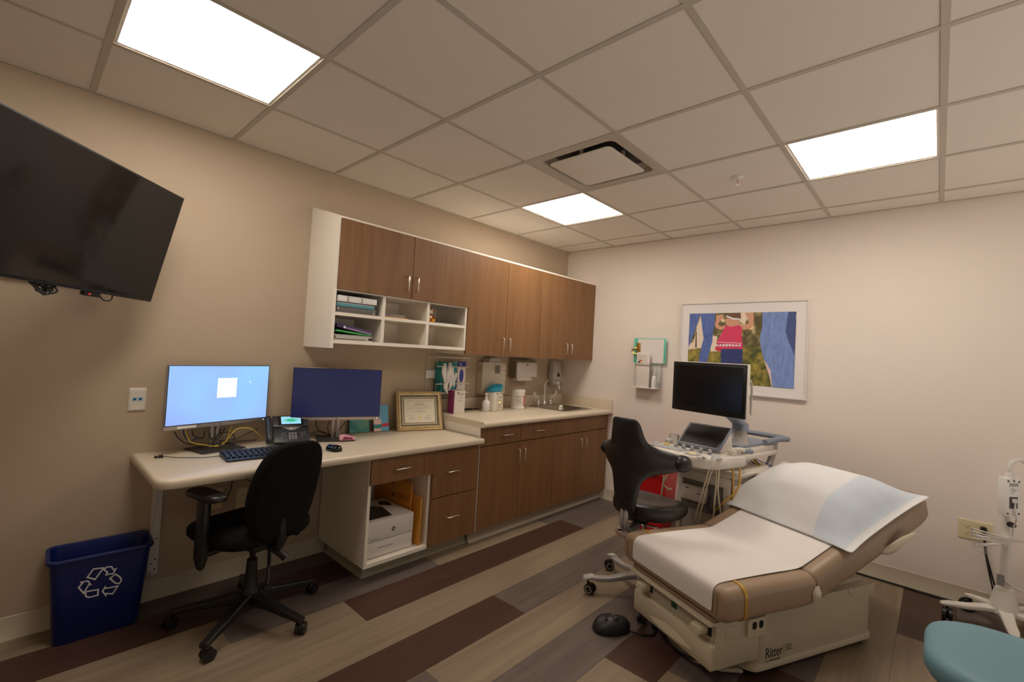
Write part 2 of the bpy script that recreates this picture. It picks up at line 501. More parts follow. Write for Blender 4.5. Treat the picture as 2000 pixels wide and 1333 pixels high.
struct(bx('wall_right', 'wall_cream', (0, 0.12, YB, 0, 0, H + 0.1)))
struct(bx('wall_side', 'wall_tan', (XB - 0.12, XB, YB - 0.12, 0.12, 0, H + 0.1)))
def cove(name, p0, p1, nrm, m='base', h=0.105):
    p0, p1, n = V(p0), V(p1), V(nrm)
    prof = [(0, 0), (0.012, 0), (0.011, 0.006), (0.005, 0.014), (0.004, h - 0.002), (0.002, h), (0, h)]
    b = MB()
    b.loft([[p + n * (a + 0.0005) + V((0, 0, z + 0.0005)) for a, z in prof] for p in (p0, p1)])
    return b.build(name, m)
struct(cove('baseboard_left', (XB, 0, 0), (-2.6, 0, 0), (0, -1, 0)))
struct(cove('baseboard_right', (0, YB, 0), (0, -0.62, 0), (-1, 0, 0)))
# ceiling tiles, with the light and vent openings left out
LIGHTS = [(6, 1), (2, 1), (2, 4)]        # (i, j) of the grid cell
VENT = (3, 2)
def cell(i, j):
    """x0, x1, y0, y1 of cell between grid lines i..i+1 and j..j+1 (0 = the cut row by the wall)"""
    x1 = GX - (i - 1) * T if i else 0.0; x0 = GX - i * T
    y1 = GY - (j - 1) * T if j else 0.0; y0 = GY - j * T
    return max(x0, XB), x1, max(y0, YB), y1
b = MB()
for i in range(0, 10):
    for j in range(0, 8):
        x0, x1, y0, y1 = cell(i, j)
        if x1 <= XB or y1 <= YB or x1 - x0 < 0.02 or y1 - y0 < 0.02: continue
        if (i, j) in LIGHTS or (i, j) == VENT: continue
        b.box(x0 + 0.004, x1 - 0.004, y0 + 0.004, y1 - 0.004, H + 0.003, H + 0.02)
b.box(XB, 0, YB, 0, H + 0.07, H + 0.09)
struct(b.build('ceiling', 'tile'))
b = MB()
for i in range(1, 10):
    x = GX - (i - 1) * T
    if x > XB + 0.02: b.box(x - 0.012, x + 0.012, YB, 0, H - 0.0005, H + 0.0022)
for j in range(1, 8):
    y = GY - (j - 1) * T
    if y > YB + 0.02: b.box(XB, 0, y - 0.012, y + 0.012, H, H + 0.0026)
b.box(XB, 0, -0.022, 0, H - 0.001, H + 0.003); b.box(-0.022, 0, YB, 0, H - 0.001, H + 0.003)
struct(b.build('trim_1', 'grid'))
ll = ['square ceiling light panel nearest the television', 'square ceiling light panel in the corner above the wall cabinets, smallest in view', 'square ceiling light panel on the right above the exam table']
for (i, j), lb in zip(LIGHTS, ll):
    x0, x1, y0, y1 = cell(i, j)
    t = thing('ceiling_light', lb, 'ceiling light', ((x0+x1)/2, (y0+y1)/2, H + 0.004), group='ceiling light panels')
    w = T / 2
    b = MB()
    for s in (-1, 1):
        b.box(s*(w-0.012) - 0.012*(s > 0), s*(w-0.012) + 0.012*(s < 0), -w + 0.012, w - 0.012, 0, 0.05)
        b.box(-w + 0.024, w - 0.024, s*(w-0.012) - 0.012*(s > 0), s*(w-0.012) + 0.012*(s < 0), 0, 0.05)
    b.build('frame', 'white_metal', t)
    bx('diffuser', 'light', (-w + 0.0245, w - 0.0245, -w + 0.0245, w - 0.0245, 0.003, 0.006), t)
x0, x1, y0, y1 = cell(*VENT)
t = thing('air_vent', 'square ceiling air diffuser with a flat centre plate', 'air vent', ((x0+x1)/2, (y0+y1)/2, H))
w = T / 2 - 0.012
b = MB()
sq = lambda h, z, r=0.03: [V((a, c, z)) for a, c in rrect(2*h, 2*h, r, 4)]
b.loft([sq(w, 0.0035, .004), sq(w, 0.0015, .004), sq(w - 0.035, 0.0, .04), sq(w - 0.045, 0.004, .04), sq(w - 0.05, 0.035, .04), sq(w - 0.09, 0.062, .04)], cap=False)
b.build('frame', 'grid', t, smooth=30)
bx('duct', 'dark_grey', (-w + 0.09, w - 0.09, -w + 0.09, w - 0.09, 0.055, 0.062), t)
b = MB(); b.loft([sq(w - 0.085, 0.0, .03), sq(w - 0.082, -0.004, .03), sq(w - 0.09, -0.006, .03)]); b.build('centre_plate', 'tile', t)
for s in (-1, 1):
    MB().box(s*0.17 - .008, s*0.17 + .008, -.008, .008, -0.001, 0.056).build('bracket', 'grid', t); MB().box(-.008, .008, s*0.17 - .008, s*0.17 + .008, -0.001, 0.056).build('bracket', 'grid', t)
p = at(1441, 347, z=H)
t = thing('sprinkler', 'chrome fire sprinkler head in a ceiling tile', 'sprinkler', (p.x, p.y, H))
MB().lathe([(0.034, 0.002), (0.036, 0), (0.028, -0.004), (0.014, -0.007)]).build('escutcheon', 'white_metal', t)
b = MB(); b.cyl((0, 0, -0.007), (0, 0, -0.018), 0.007); b.box(-.012, .012, -.002, .002, -.022, -.018)
b.tube([(-.011, 0, -.018), (-.014, 0, -.03), (0, 0, -.042)], .0018); b.tube([(.011, 0, -.018), (.014, 0, -.03), (0, 0, -.042)], .0018)
b.cyl((0, 0, -.042), (0, 0, -.044), .012)
b.build('head', 'chrome', t); MB().cyl((0, 0, -.018), (0, 0, -.04), .0022).build('bulb', 'red_print', t)

# ------------------------------------------------------------------ cabinets on the left wall
def pull(parent, x, y, z, length=0.10, vertical=True):
    """bow handle standing off a front at y"""
    d = V((0, 0, 1)) if vertical else V((1, 0, 0))
    c = V((x, y, z)); n = V((0, -1, 0))
    a, e = c - d * length / 2, c + d * length / 2
    pts = [a, a + n * 0.02, a + n * 0.028 + d * 0.008, e + n * 0.028 - d * 0.008, e + n * 0.02, e]
    MB().tube(pts, 0.0042, n=8, smooth=False).build('handle', 'nickel', parent, smooth=60)
def front(kind, parent, x0, x1, z0, z1, y=-0.60, th=0.019, hp=None, hv=True):
    g = 0.0016
    o = MB().box(x0 + g, x1 - g, y, y + th, z0 + g, z1 - g, bev=0.0012, seg=1).build(kind, 'wood', parent)
    if hp: pull(o, hp[0], y, hp[1], vertical=hv)
    return o
def carcass(name, x0, x1, y, z0, z1, parent, shelves=(), th=0.018, yb=-0.002, top=True):
    b = MB()
    b.box(x0, x0 + th, y, yb, z0, z1); b.box(x1 - th, x1, y, yb, z0, z1)
    b.box(x0 + th, x1 - th, y, yb, z0, z0 + th)
    if top: b.box(x0 + th, x1 - th, y, yb, z1 - th, z1)
    b.box(x0 + th, x1 - th, yb - 0.008, yb, z0 + th, z1 - th)
    for z in shelves: b.box(x0 + th, x1 - th, y + 0.0, yb - 0.008, z - th/2, z + th/2)
    return b.build(name, 'white_lam', parent)
def toe(x0, x1, y, parent, side=None, h=0.10):
    b = MB()
    b.box(x0, x1, y, -0.05 if side else y + 0.02, 0.0005, h - 0.0005)
    r = 0.011
    b.loft([[V((x0 - (0.012 if side else 0), yy, z)) for yy, z in ((y, .001), (y - .012, .001), (y - r, .006), (y - .004, .016), (y, .02))],
            [V((x1, yy, z)) for yy, z in ((y, .001), (y - .012, .001), (y - r, .006), (y - .004, .016), (y, .02))]])
    if side:
        b.loft([[V((xx, yy, z)) for xx, z in ((x0, .001), (x0 - .012, .001), (x0 - r, .006), (x0 - .004, .016), (x0, .02))] for yy in (y - .012, -0.02)])
    return b.build('toe_kick', 'toe', parent)
# sink run
SX = -1.768
t = thing('base_cabinet', 'walnut base cabinet left of the sink with two drawers over two doors', 'cabinet', group='sink base cabinets')
carcass('body', SX, -0.888, -0.578, 0.10, 0.855, t); toe(SX - 0.004, -0.888, -0.53, t)
bx('end_panel', 'white_lam', (SX - 0.003, SX + 0.0, -0.600, -0.02, 0.10, 0.855), t)
front('drawer', t, SX + 0.006, -1.325, 0.712, 0.855, hp=(-1.492, 0.781), hv=False)
front('drawer', t, -1.325, -0.888, 0.712, 0.855, hp=(-1.101, 0.783), hv=False)
front('door', t, SX + 0.006, -1.325, 0.105, 0.709, hp=(-1.352, 0.603))
front('door', t, -1.325, -0.888, 0.105, 0.709, hp=(-1.286, 0.603))
t = thing('base_cabinet', 'walnut base cabinet under the sink with two doors beneath a plain panel', 'cabinet', group='sink base cabinets')
carcass('body', -0.886, -0.003, -0.578, 0.10, 0.855, t, top=False); toe(-0.888, -0.003, -0.53, t)
front('false_front', t, -0.888, -0.006, 0.712, 0.855)
front('door', t, -0.888, -0.447, 0.105, 0.709, hp=(-0.49, 0.603))
front('door', t, -0.447, -0.006, 0.105, 0.709, hp=(-0.415, 0.603))
# desk cabinet
t = thing('base_cabinet', 'open printer cubby cabinet under the desk with one walnut drawer', 'cabinet')
b = MB()
th = 0.018; x0, x1 = -2.652, -2.185
b.box(x0, x0 + th, -0.600, -0.012, 0.10, 0.742); b.box(x1 - th, x1, -0.580, -0.012, 0.10, 0.742)
b.box(x0 + th, x1 - th, -0.600, -0.012, 0.10, 0.10 + 0.022); b.box(x0 + th, x1 - th, -0.578, -0.012, 0.585, 0.60)
b.box(x0 + th, x1 - th, -0.02, -0.012, 0.122, 0.742)
b.build('body', 'white_lam', t)
toe(x0 + 0.05, x1, -0.50, t, side=True)
front('drawer', t, x0 + 0.003, x1, 0.585, 0.738, y=-0.615, hp=(-2.44, 0.664), hv=False)
t = thing('drawer_cabinet', 'walnut two drawer cabinet under the desk beside the printer cubby', 'cabinet')
carcass('body', -2.184, SX - 0.006, -0.578, 0.10, 0.742, t); toe(-2.184, SX - 0.005, -0.50, t)
front('drawer', t, -2.185, SX - 0.008, 0.415, 0.738, hp=(-2.017, 0.582), hv=False)
front('drawer', t, -2.185, SX - 0.008, 0.102, 0.412, hp=(-2.003, 0.272), hv=False)
# countertops
def nosed(b, x0, x1, y0, y1, z0, z1, ends=''):
    """slab whose front edge is rolled"""
    r = 0.014
    prof = [(y1, z0), (y1, z1), (y0 + r, z1), (y0 + r*0.4, z1 - r*0.2), (y0, z1 - r), (y0, z0 + 0.006), (y0 + 0.006, z0)]
    b.loft([[V((x, yy, z)) for yy, z in prof] for x in (x0, x1)])
b = MB()
# the desk's left front corner is rounded off
zt, zb = 0.786, 0.745
out = [(-3.668, -0.004), (-3.668, -0.59)] + [(-3.668 + 0.06 * (1 - math.cos(a)), -0.59 - 0.06 * math.sin(a)) for a in [PI/2*k/6 for k in range(1, 7)]] + [(-1.775, -0.65), (-1.775, -0.004)]
def inset(poly, d, z):
    n = len(poly); c = []
    for k in range(n):
        p0, p1, p2 = V(poly[k-1]), V(poly[k]), V(poly[(k+1) % n])
        e1 = (p1 - p0).normalized(); e2 = (p2 - p1).normalized()
        n1 = V((-e1.y, e1.x)); n2 = V((-e2.y, e2.x)); nn = (n1 + n2).normalized()
        q = p1 + nn * d / max(0.3, nn.dot(n1))
        c.append(V((q.x, q.y, z)))
    return c
b.loft([inset(out, 0.006, zb), inset(out, 0, zb + 0.006), inset(out, 0, zt - 0.012), inset(out, 0.004, zt - 0.003), inset(out, 0.012, zt)])
tag(b.build('desktop', 'counter', smooth=50), 'long low beige laminate desktop with a rounded left corner', 'desktop')
b = MB()
Z0, Z1 = 0.857, 0.898
sx0, sx1, sy0, sy1 = -0.62, -0.19, -0.50, -0.09
nosed(b, SX - 0.012, -0.003, -0.648, sy0, Z0, Z1)
b.box(SX - 0.012, sx0, sy0, -0.022, Z0, Z1); b.box(sx1, -0.003, sy0, -0.022, Z0, Z1); b.box(sx0, sx1, sy1, -0.022, Z0, Z1)
sc = tag(b.build('sink_countertop', 'counter', smooth=50), 'raised beige laminate countertop around the sink', 'countertop')
b = MB(); b.box(SX - 0.012, -0.003, -0.022, -0.003, Z0, Z1 + 0.10, bev=0.002); b.box(-0.022, -0.003, -0.648, -0.0225, Z1 - 0.002, Z1 + 0.10, bev=0.002); b.build('backsplash', 'counter', sc)
bx('side_skirt', 'white_lam', (SX - 0.008, SX - 0.0035, -0.60, -0.02, 0.79, 0.856), sc)
# sink
b = MB()
rc = lambda h, d, r, z, cx=(sx0+sx1)/2, cy=(sy0+sy1)/2: [V((cx + a, cy + c, z)) for a, c in rrect(h, d, r, 5)]
w_, d_ = sx1 - sx0, sy1 - sy0
b.loft([rc(w_+.05, d_+.05, .05, Z1 + .0005), rc(w_+.05, d_+.05, .05, Z1 + .003), rc(w_+.02, d_-.0, .05, Z1 + .005), rc(w_-.02, d_-.10, .06, Z1 + .001), rc(w_-.04, d_-.12, .06, Z1 - .02), rc(w_-.06, d_-.14, .06, Z1 - .15), rc(.05, .05, .02, Z1 - .16)], cap=False)
b.f([b.v(p) for p in rc(.05, .05, .02, Z1 - .16)])
tag(b.build('sink', 'steel', smooth=50), 'stainless steel drop in hand sink in the counter corner', 'sink')
# faucet with blade handles
fx, fy = -0.405, -0.085
t = thing('faucet', 'chrome gooseneck faucet with two white tipped wing handles', 'faucet', (fx, fy, Z1 + .005))
b = MB(); b.lathe([(.026, 0), (.026, .004), (.02, .03), (.012, .045)]); b.box(-.10, .10, -.018, .018, 0, .006, bev=.004)
b.build('base', 'chrome', t)
gn = MB(); gn.tube([(0, 0, .04), (0, 0, .15), (0.0, -.005, .22), (.01, -.05, .262), (.025, -.10, .262), (.035, -.135, .24), (.04, -.15, .19)], .009, n=12)
gn.build('spout', 'chrome', t); MB().cyl((.0385, -.147, .20), (.041, -.152, .165), .0125).build('aerator', 'chrome', t)
for s in (-1, 1):
    b = MB(); b.lathe([(.024, 0), (.024, .02), (.016, .045), (.008, .05), (.006, .075)], o=(s * .1, 0, 0)); hd = b.build('valve', 'chrome', t)
    b = MB(); b.tube([(s*.1, 0, .07), (s*.13, -.006, .078), (s*.165, -.01, .10), (s*.185, -.012, .135)], lambda q: .007 + .005 * q, n=10); b.build('blade_handle', 'white', hd)

# ------------------------------------------------------------------ wall cabinets
UY = -0.375; ZB = 1.378; ZF = 2.178; ZW = 2.292
def sloped(x0, x1, z0, parent, name='body', bottom=True, closed=True):
    """carcass with the sloping top"""
    th = 0.018; b = MB()
    side = [(-0.002, z0), (UY + .02, z0), (UY + .02, ZF), (-0.002, ZW)]
    for xa in (x0, x1 - th): b.loft([[V((xx, yy, z)) for yy, z in side] for xx in (xa, xa + th)])
    b.loft([[V((xx, yy, z)) for yy, z in ((UY, ZF - .018), (UY, ZF), (-0.002, ZW), (-0.002, ZW - .02))] for xx in (x0, x1)])
    b.box(x0 + th, x1 - th, UY + .021, -0.002, z0, z0 + th)
    b.box(x0 + th, x1 - th, -0.01, -0.002, z0 + th, ZF)
    return b.build(name, 'white_lam', parent)
t = thing('wall_cabinet', 'wall cabinet with two short walnut doors over six open white pigeonholes', 'cabinet')
X0, X1 = -2.832, -1.765
b = MB(); th = .018
side = [(-0.002, ZB), (UY, ZB), (UY, ZF), (-0.002, ZW)]
b.loft([[V((xx, yy, z)) for yy, z in side] for xx in (X0, X0 + .02)])
b.loft([[V((xx, yy, z)) for yy, z in ((UY, ZF - .012), (UY, ZF), (-0.002, ZW), (-0.002, ZW - .02))] for xx in (X0 + .02, X1)])
b.box(X1 - th, X1, UY + .004, -0.002, ZB + .03, ZF - .012)
b.box(X0 + .02, X1 - th, -0.012, -0.002, ZB + .03, ZF)
b.build('body', 'white_lam', t)
b = MB()
zc0, zc1 = 1.408, 1.728
b.box(X0 + .02, X1 - th, UY + .004, -0.012, zc0, zc0 + .022); b.box(X0 + .02, X1 - th, UY + .004, -.012, zc1, zc1 + .012)
b.box(X0 + .02, X1 - th, UY + .004, -.012, 1.578, 1.598)
for x in (-2.484, -2.128):
    b.box(x - .011, x + .011, UY + .004, -.012, zc0 + .022, 1.578); b.box(x - .011, x + .011, UY + .004, -.012, 1.598, zc1)
b.build('pigeonhole_unit', 'white_lam', t)
front('door', t, X0 + .021, -2.287, 1.735, ZF - .012, y=UY - .014, hp=(-2.332, 1.838))
front('door', t, -2.287, X1, 1.735, ZF - .012, y=UY - .014, hp=(-2.256, 1.838))
t = thing('wall_cabinet', 'tall wall cabinet with two walnut doors next to the pigeonholes', 'cabinet', group='tall wall cabinets')
sloped(X1 + .001, -.888, ZB, t)
front('door', t, X1 + .002, -1.332, ZB, ZF - .01, y=UY - .002, hp=(-1.369, 1.477)); front('door', t, -1.332, -.888, ZB, ZF - .01, y=UY - .002, hp=(-1.295, 1.477))
t = thing('wall_cabinet', 'tall wall cabinet with two walnut doors in the corner over the sink', 'cabinet', group='tall wall cabinets')
sloped(-.887, -.004, ZB, t)
front('door', t, -.888, -.448, ZB, ZF - .01, y=UY - .002, hp=(-.486, 1.478)); front('door', t, -.448, -.004, ZB, ZF - .01, y=UY - .002, hp=(-.411, 1.478))
# desk support bracket
t = thing('shelf_bracket', 'white steel angle bracket under the left end of the desk', 'bracket', (-3.545, 0, 0))
b = MB()
b.box(-.022, .022, -.028, -.001, .14, .742, bev=.002)
b.loft([[V((xx, yy, z)) for yy, z in ((-.028, .30), (-.075, .60), (-.075, .742), (-.028, .742))] for xx in (-.022, -.018)])
b.box(-.022, .022, -.55, -.028, .738, .7435)
b.build('arm', 'white_metal', t)
for z in (.17, .22, .33):
    MB().cyl((.008, -.028, z), (.008, -.0305, z), .004, n=10).build('screw', 'dark_grey', t); MB().cyl((-.01, -.028, z - .02), (-.01, -.0305, z - .02), .004, n=10).build('screw', 'dark_grey', t)
# ------------------------------------------------------------------ television and wall plates
TVU = V((.70446, .70954, -.01678)); TVV = V((.16668, -.14241, .97567)); TVN = TVU.cross(TVV)
TVO = V((-3.6582, -.1802, 1.5585))      # lower right corner
t = thing('television', 'large black television on a swing arm at the upper left', 'television', (-3.80, -.06, 1.75))
TX = Matrix.Translation(-V((-3.80, -.06, 1.75))) @ frame_m(TVO, TVU, TVV)
Wt, Ht = .97, .54
def tb(): q = MB(); q.X = TX; return q
b = tb(); b.box(-Wt, 0, 0, Ht, -.030, -.002, bev=.003); b.box(-Wt + .15, -.15, .08, Ht - .12, -.055, -.03, bev=.008); b.build('housing', 'black', t)
b = tb(); b.box(-Wt + .008, -.008, .014, Ht - .008, -.0022, -.001); b.build('screen', 'tv_glass', t)
b = tb(); b.box(-.36, -.28, -.020, -.001, -.028, -.008, bev=.004); mbx = b.build('media_box', 'black', t)
b = tb(); b.ball((-.335, -.010, -.0075), .003); b.build('indicator_light', 'red_led', mbx)
pm = TVO + TVU * (-.49) + TVV * .28 - TVN * .055 - V((-3.80, -.06, 1.75))
b = MB(); b.box(-.42, -.10, .03, .057, -.12, .20, bev=.004); b.tube([(-.25, .03, .05), (-.02, -.14, .05), (-.16, -.22, .05), tuple(pm)], .018, n=8, smooth=False); b.build('wall_mount', 'black', t)
b = tb()
for k in range(5):
    cx_, rr_ = -.545 + .012 * k, .016 + .004 * (k % 3)
    b.tube([(-.59 + .01*k, .04, -.03), (-.58 + .006*k, .0, -.02)] + [(cx_ + rr_ * math.cos(q + k), -.016 + rr_ * .9 * math.sin(q + k), -.012 + .006 * math.sin(q * 2 + k)) for q in [3.0 + .9 * j for j in range(8)]] + [(-.50 + .008*k, .02, -.03)], .0032, n=6)
b.build('cable_bundle', 'cable_black', t)
b = tb(); b.tube([(-.28, -.01, -.015), (-.25, -.028, -.012), (-.22, -.02, -.01), (-.21, .01, -.02)], .003, n=6); b.build('loose_cable', 'cable_black', t)
def wall_plate(name, label, cat, c, ax, up, w, h, mt='ivory', grp=None):
    n = V(ax).cross(V(up))
    t = thing(name, label, cat, group=grp)
    b = MB()
    c = V(c)
    rings = []
    for k, (ins, dd) in enumerate(((0, 0.0005), (0, .003), (.003, .006), (.01, .0065))):
        rings.append([c + V(ax) * a + V(up) * e + n * dd for a, e in rrect(w - 2*ins, h - 2*ins, .005, 3)])
    b.loft(rings); b.build('plate', mt, t)
    return t, c, n
def outlet(b, c, ax, up, n, r=.016):
    ax, up = V(ax), V(up)
    for s in (-1, 1):
        o = c + up * s * .0195 + n * .0066
        b.mi = 0
        b.loft([[o + ax * a + up * e + n * d_ for a, e in rrect(.034, .028, .010, 4)] for d_ in (0, .002)])
        b.mi = 1
        for q, hh in ((-.0065, .009), (.0065, .0075)):
            b.box(0, 0, 0, 0, 0, 0) if False else None
            p = o + ax * q + n * .0021
            b.loft([[p + ax * a + up * e + n * d_ for a, e in ((-.0012, -hh/2), (.0012, -hh/2), (.0012, hh/2), (-.0012, hh/2))] for d_ in (0, .0004)])
        p = o - up * .0085 + n * .0021
        b.loft([[p + ax * .0025 * math.cos(q) + up * .0025 * math.sin(q) + n * d_ for q in [2*PI*k/8 for k in range(8)]] for d_ in (0, .0004)])
AXL, UPZ = (1, 0, 0), (0, 0, 1)     # left wall: outward normal is AXL x UPZ = -y
t, c, n = wall_plate('data_plate', 'ivory wall plate with two blue data jacks left of the lit monitor', 'wall plate', (-3.657, 0, 1.062), AXL, UPZ, .072, .118, mt='offwhite')
for s in (-1, 1):
    b = MB()
    b.mi = 0; b.box(c.x + s*.011 - .0085, c.x + s*.011 + .0085, -.0085, -.006, c.z - .005, c.z + .011)
    b.mi = 1; b.box(c.x + s*.011 - .005, c.x + s*.011 + .005, -.0088, -.0084, c.z - .002, c.z + .006)
    b.build('jack', ['card_blue', 'navy'], t)
for z in (.045, -.045): MB().box(c.x - .024, c.x + .024, -.0075, -.006, c.z + z - .006, c.z + z + .006).build('label_window', 'carton', t)
for (px, py, lb) in ((421, 975, 'ivory power outlet under the desk behind the office chair, nearer the bracket'), (474, 972, 'ivory power outlet under the desk mostly hidden by the office chair')):
    p = at(px, py, y=0)
    t, c, n = wall_plate('power_outlet', lb, 'power outlet', (p.x, 0, p.z), AXL, UPZ, .075, .118, grp='outlets under the desk')
    b = MB(); outlet(b, c, AXL, UPZ, n); b.build('socket', ['ivory', 'void'], t)
p = at(706, 824, y=0)
t, c, n = wall_plate('power_outlet', 'ivory power outlet just above the desk behind the dark monitor', 'power outlet', (-2.71, 0, .935), AXL, UPZ, .118, .075)
b = MB(); outlet(b, c, AXL, UPZ, n); b.build('socket', ['ivory', 'void'], t)
# ------------------------------------------------------------------ pigeonhole contents
def inbox(x0, x1, y0, y1, z0, z1, name, mats, parent=None, bev=.001): return bx(name, mats, (x0, x1, y0, y1, z0, z1), parent, bev)
L0 = -2.80
t = thing('box_file', 'grey plastic case at the bottom of the upper left pigeonhole stack', 'box file')
inbox(L0, -2.533, -.36, -.05, 1.599, 1.634, 'body', 'grey_case', t, .003)
MB().cyl((-2.79, -.3605, 1.622), (-2.79, -.363, 1.622), .005).build('stud', 'nickel', t); MB().cyl((-2.55, -.3605, 1.61), (-2.55, -.363, 1.61), .005).build('stud', 'nickel', t)
t = thing('folder', 'teal plastic folder between the grey case and the white binder', 'folder')
inbox(L0, -2.545, -.362, -.05, 1.635, 1.655, 'cover', 'teal_fold', t, .002); bx('pages', 'paper', (L0 + .002, -2.547, -.358, -.052, 1.6553, 1.6605), t)
def binder(t, x0, x1, z0, z1, y0=-.366, y1=-.06, cov='black', spine='white'):
    b = MB(); b.box(x0, x1, y0 + .004, y1, z0, z0 + .003); b.box(x0, x1, y0 + .004, y1, z1 - .003, z1)
    b.build('cover', cov, t)
    bx('spine', spine, (x0, x1 - .004, y0, y0 + .005, z0 + .004, z1 - .004), t, .002)
    bx('pages', 'paper', (x0 + .01, x1 - .02, y0 + .02, y1 - .01, z0 + .006, z1 - .008), t)
t = thing('binder', 'thick white binder lying on top in the upper left pigeonhole', 'binder')
binder(t, L0, -2.53, 1.661, 1.706)
b = MB()
for s in (-1, 1):
    x = -2.685 + s * .048
    b.box(x - .002, x + .002, -.3675, -.366, 1.670, 1.696); 
    for z in (1.670, 1.694): b.box(min(x, x - s*.014), max(x, x - s*.014), -.3675, -.366, z, z + .002)
b.build('label_holder', 'dark_text', t)
t = thing('paper_stack', 'loose white papers under the folders in the lower left pigeonhole', 'papers')
b = MB()
for k in range(7):
    a = random.uniform(-.05, .05); b.box(L0 + random.uniform(0, .01), -2.56 + random.uniform(-.02, .02), -.365 + random.uniform(0, .015), -.07, 1.4305 + k*.005, 1.4340 + k*.005)
b.build('sheets', 'paper', t)
bx('spiral_edge', 'dark_text', (L0 + .005, -2.6, -.3675, -.3655, 1.436, 1.4385), t)
t = thing('folder', 'bright green folder tucked under the purple binder', 'folder')
b = MB(); b.X = Matrix.Translation((-2.68, -.2, 1.479)) @ Matrix.Rotation(math.radians(5), 4, 'Y'); b.box(-.115, .12, -.165, .12, -.006, .004, bev=.002); b.build('cover', 'green', t)
t = thing('binder', 'dark purple binder leaning on top in the lower left pigeonhole', 'binder')
b = MB(); b.X = Matrix.Translation((-2.675, -.2, 1.502)) @ Matrix.Rotation(math.radians(9), 4, 'Y'); b.m(0).box(-.118, .12, -.166, .12, -.012, .012, bev=.003); b.m(1).box(-.075, .118, -.1675, -.166, -.011, -.001); b.build('cover', ['purple', 'lilac'], t)
b = MB(); b.cyl((-2.745, -.368, 1.510), (-2.745, -.372, 1.510), .007); b.build('spine_ring', 'white', t)
t = thing('paper_stack', 'thin pile of papers on an orange folder in the upper middle pigeonhole', 'papers')
b = MB()
for k in range(5):
    b.X = Matrix.Translation((-2.385, -.22, 1.6055 + k*.0042)) @ Matrix.Rotation(random.uniform(-.05, .05), 4, 'Z') @ Matrix.Rotation(random.uniform(-.03, .03), 4, 'Y')
    b.box(-.075, .085, -.12, .12, -.0005, .0006)
b.build('sheets', 'paper', t)
bx('orange_folder', 'orange', (-2.472, -2.29, -.362, -.08, 1.5985, 1.6025), t)
t = thing('notepad', 'thin black notepad lying in the upper right pigeonhole', 'notepad')
bx('pad', 'black', (-2.04, -1.80, -.362, -.08, 1.5985, 1.603), t, .001)
# small seated monkey
t = thing('plush_toy', 'small brown plush monkey sitting in the upper right pigeonhole', 'plush toy', (-2.078, -.32, 1.599), -.35)
b = MB(); b.ball((0, 0, .03), .026, .024, .032); b.ball((0, -.004, .078), .027, .025, .026)
for s in (-1, 1): b.tube([(s*.02, -.005, .045), (s*.032, -.018, .03), (s*.022, -.028, .018)], .008, n=8); b.ball((s*.028, .002, .083), .009, .005, .010)
b.tube([(0, .0, .10), (.004, 0, .112)], .004)
b.build('body', 'brown_plush', t)
b = MB(); b.ball((0, -.022, .07), .018, .012, .014); b.ball((-.008, -.024, .086), .009, .006, .010); b.ball((.008, -.024, .086), .009, .006, .010); b.ball((0, -.022, .035), .014, .008, .012)
b.build('muzzle', 'cream_plush', t)
b = MB()
for s in (-1, 1): b.ball((s*.007, -.031, .087), .003)
b.tube([(-.006, -.0345, .066), (0, -.036, .063), (.006, -.0345, .066)], .001, n=5)
b.build('eyes', 'black', t)
b = MB()
for s in (-1, 1): b.tube([(s*.012, -.01, .014), (s*.022, -.03, .012), (s*.016, -.045, .014)], .011, n=10)
b.build('foot', 'yellow_plush', t)
bx('peg', 'dark_text', (-2.032, -2.028, -.0125, -.0122, 1.455, 1.463), None)
bpy.data.objects['peg'].parent = [o for o in COL.objects if o.name == 'wall_cabinet'][0]

# ------------------------------------------------------------------ desk items
DZ = 0.7862
def monitor(label, tl, tr, br, bl, y_, scr, foot, name='computer_monitor', yaw=None, w=.49, h=.325, z0=.93, cx=0, cy=0):
    t = thing(name, label, 'monitor', (cx, cy, DZ), yaw, group='desk monitors')
    z = z0 - DZ
    b = MB(); b.box(-w/2, w/2, -.004, .018, z, z + h, bev=.003); b.box(-w/2 + .1, w/2 - .1, .018, .035, z + .05, z + h - .08, bev=.008); b.build('housing', 'alu', t)
    bx('bezel', 'black', (-w/2 + .002, w/2 - .002, -.0052, -.0035, z + .020, z + h - .002), t)
    sc_ = bx('screen', scr, (-w/2 + .006, w/2 - .006, -.0058, -.005, z + .024, z + h - .006), t)
    MB().cyl((0, -.0045, z + .010), (0, -.006, z + .010), .005).build('badge', 'grey_text', t)
    bx('power_light', 'screen_white', (w/2 - .020, w/2 - .016, -.0055, -.004, z + .008, z + .012), t)
    b = MB(); b.box(-.024, -.007, .036, .052, .004, z + .18, bev=.002); b.box(.007, .024, .036, .052, .004, z + .18, bev=.002); b.box(-.024, .024, .046, .054, .12, z + .18)
    b.box(-.045, .045, .03, .05, z + .1, z + .19, bev=.003); b.build('neck', 'alu', t)
    bx('foot', 'dark_grey', (-.115, .115, -.075, .115, 0.0005, .008), t, .002)
    return t, sc_
pL = at(318, 843, y=-.33); pR = at(519, 822, y=-.30)
# lit monitor: both lower corners measured
def monitor_pose(l, r, zt):
    return
def place(pl, pr_, h_px):
    pass
a0 = at(318, 843, z=.918); a1 = at(519, 822, z=.918)

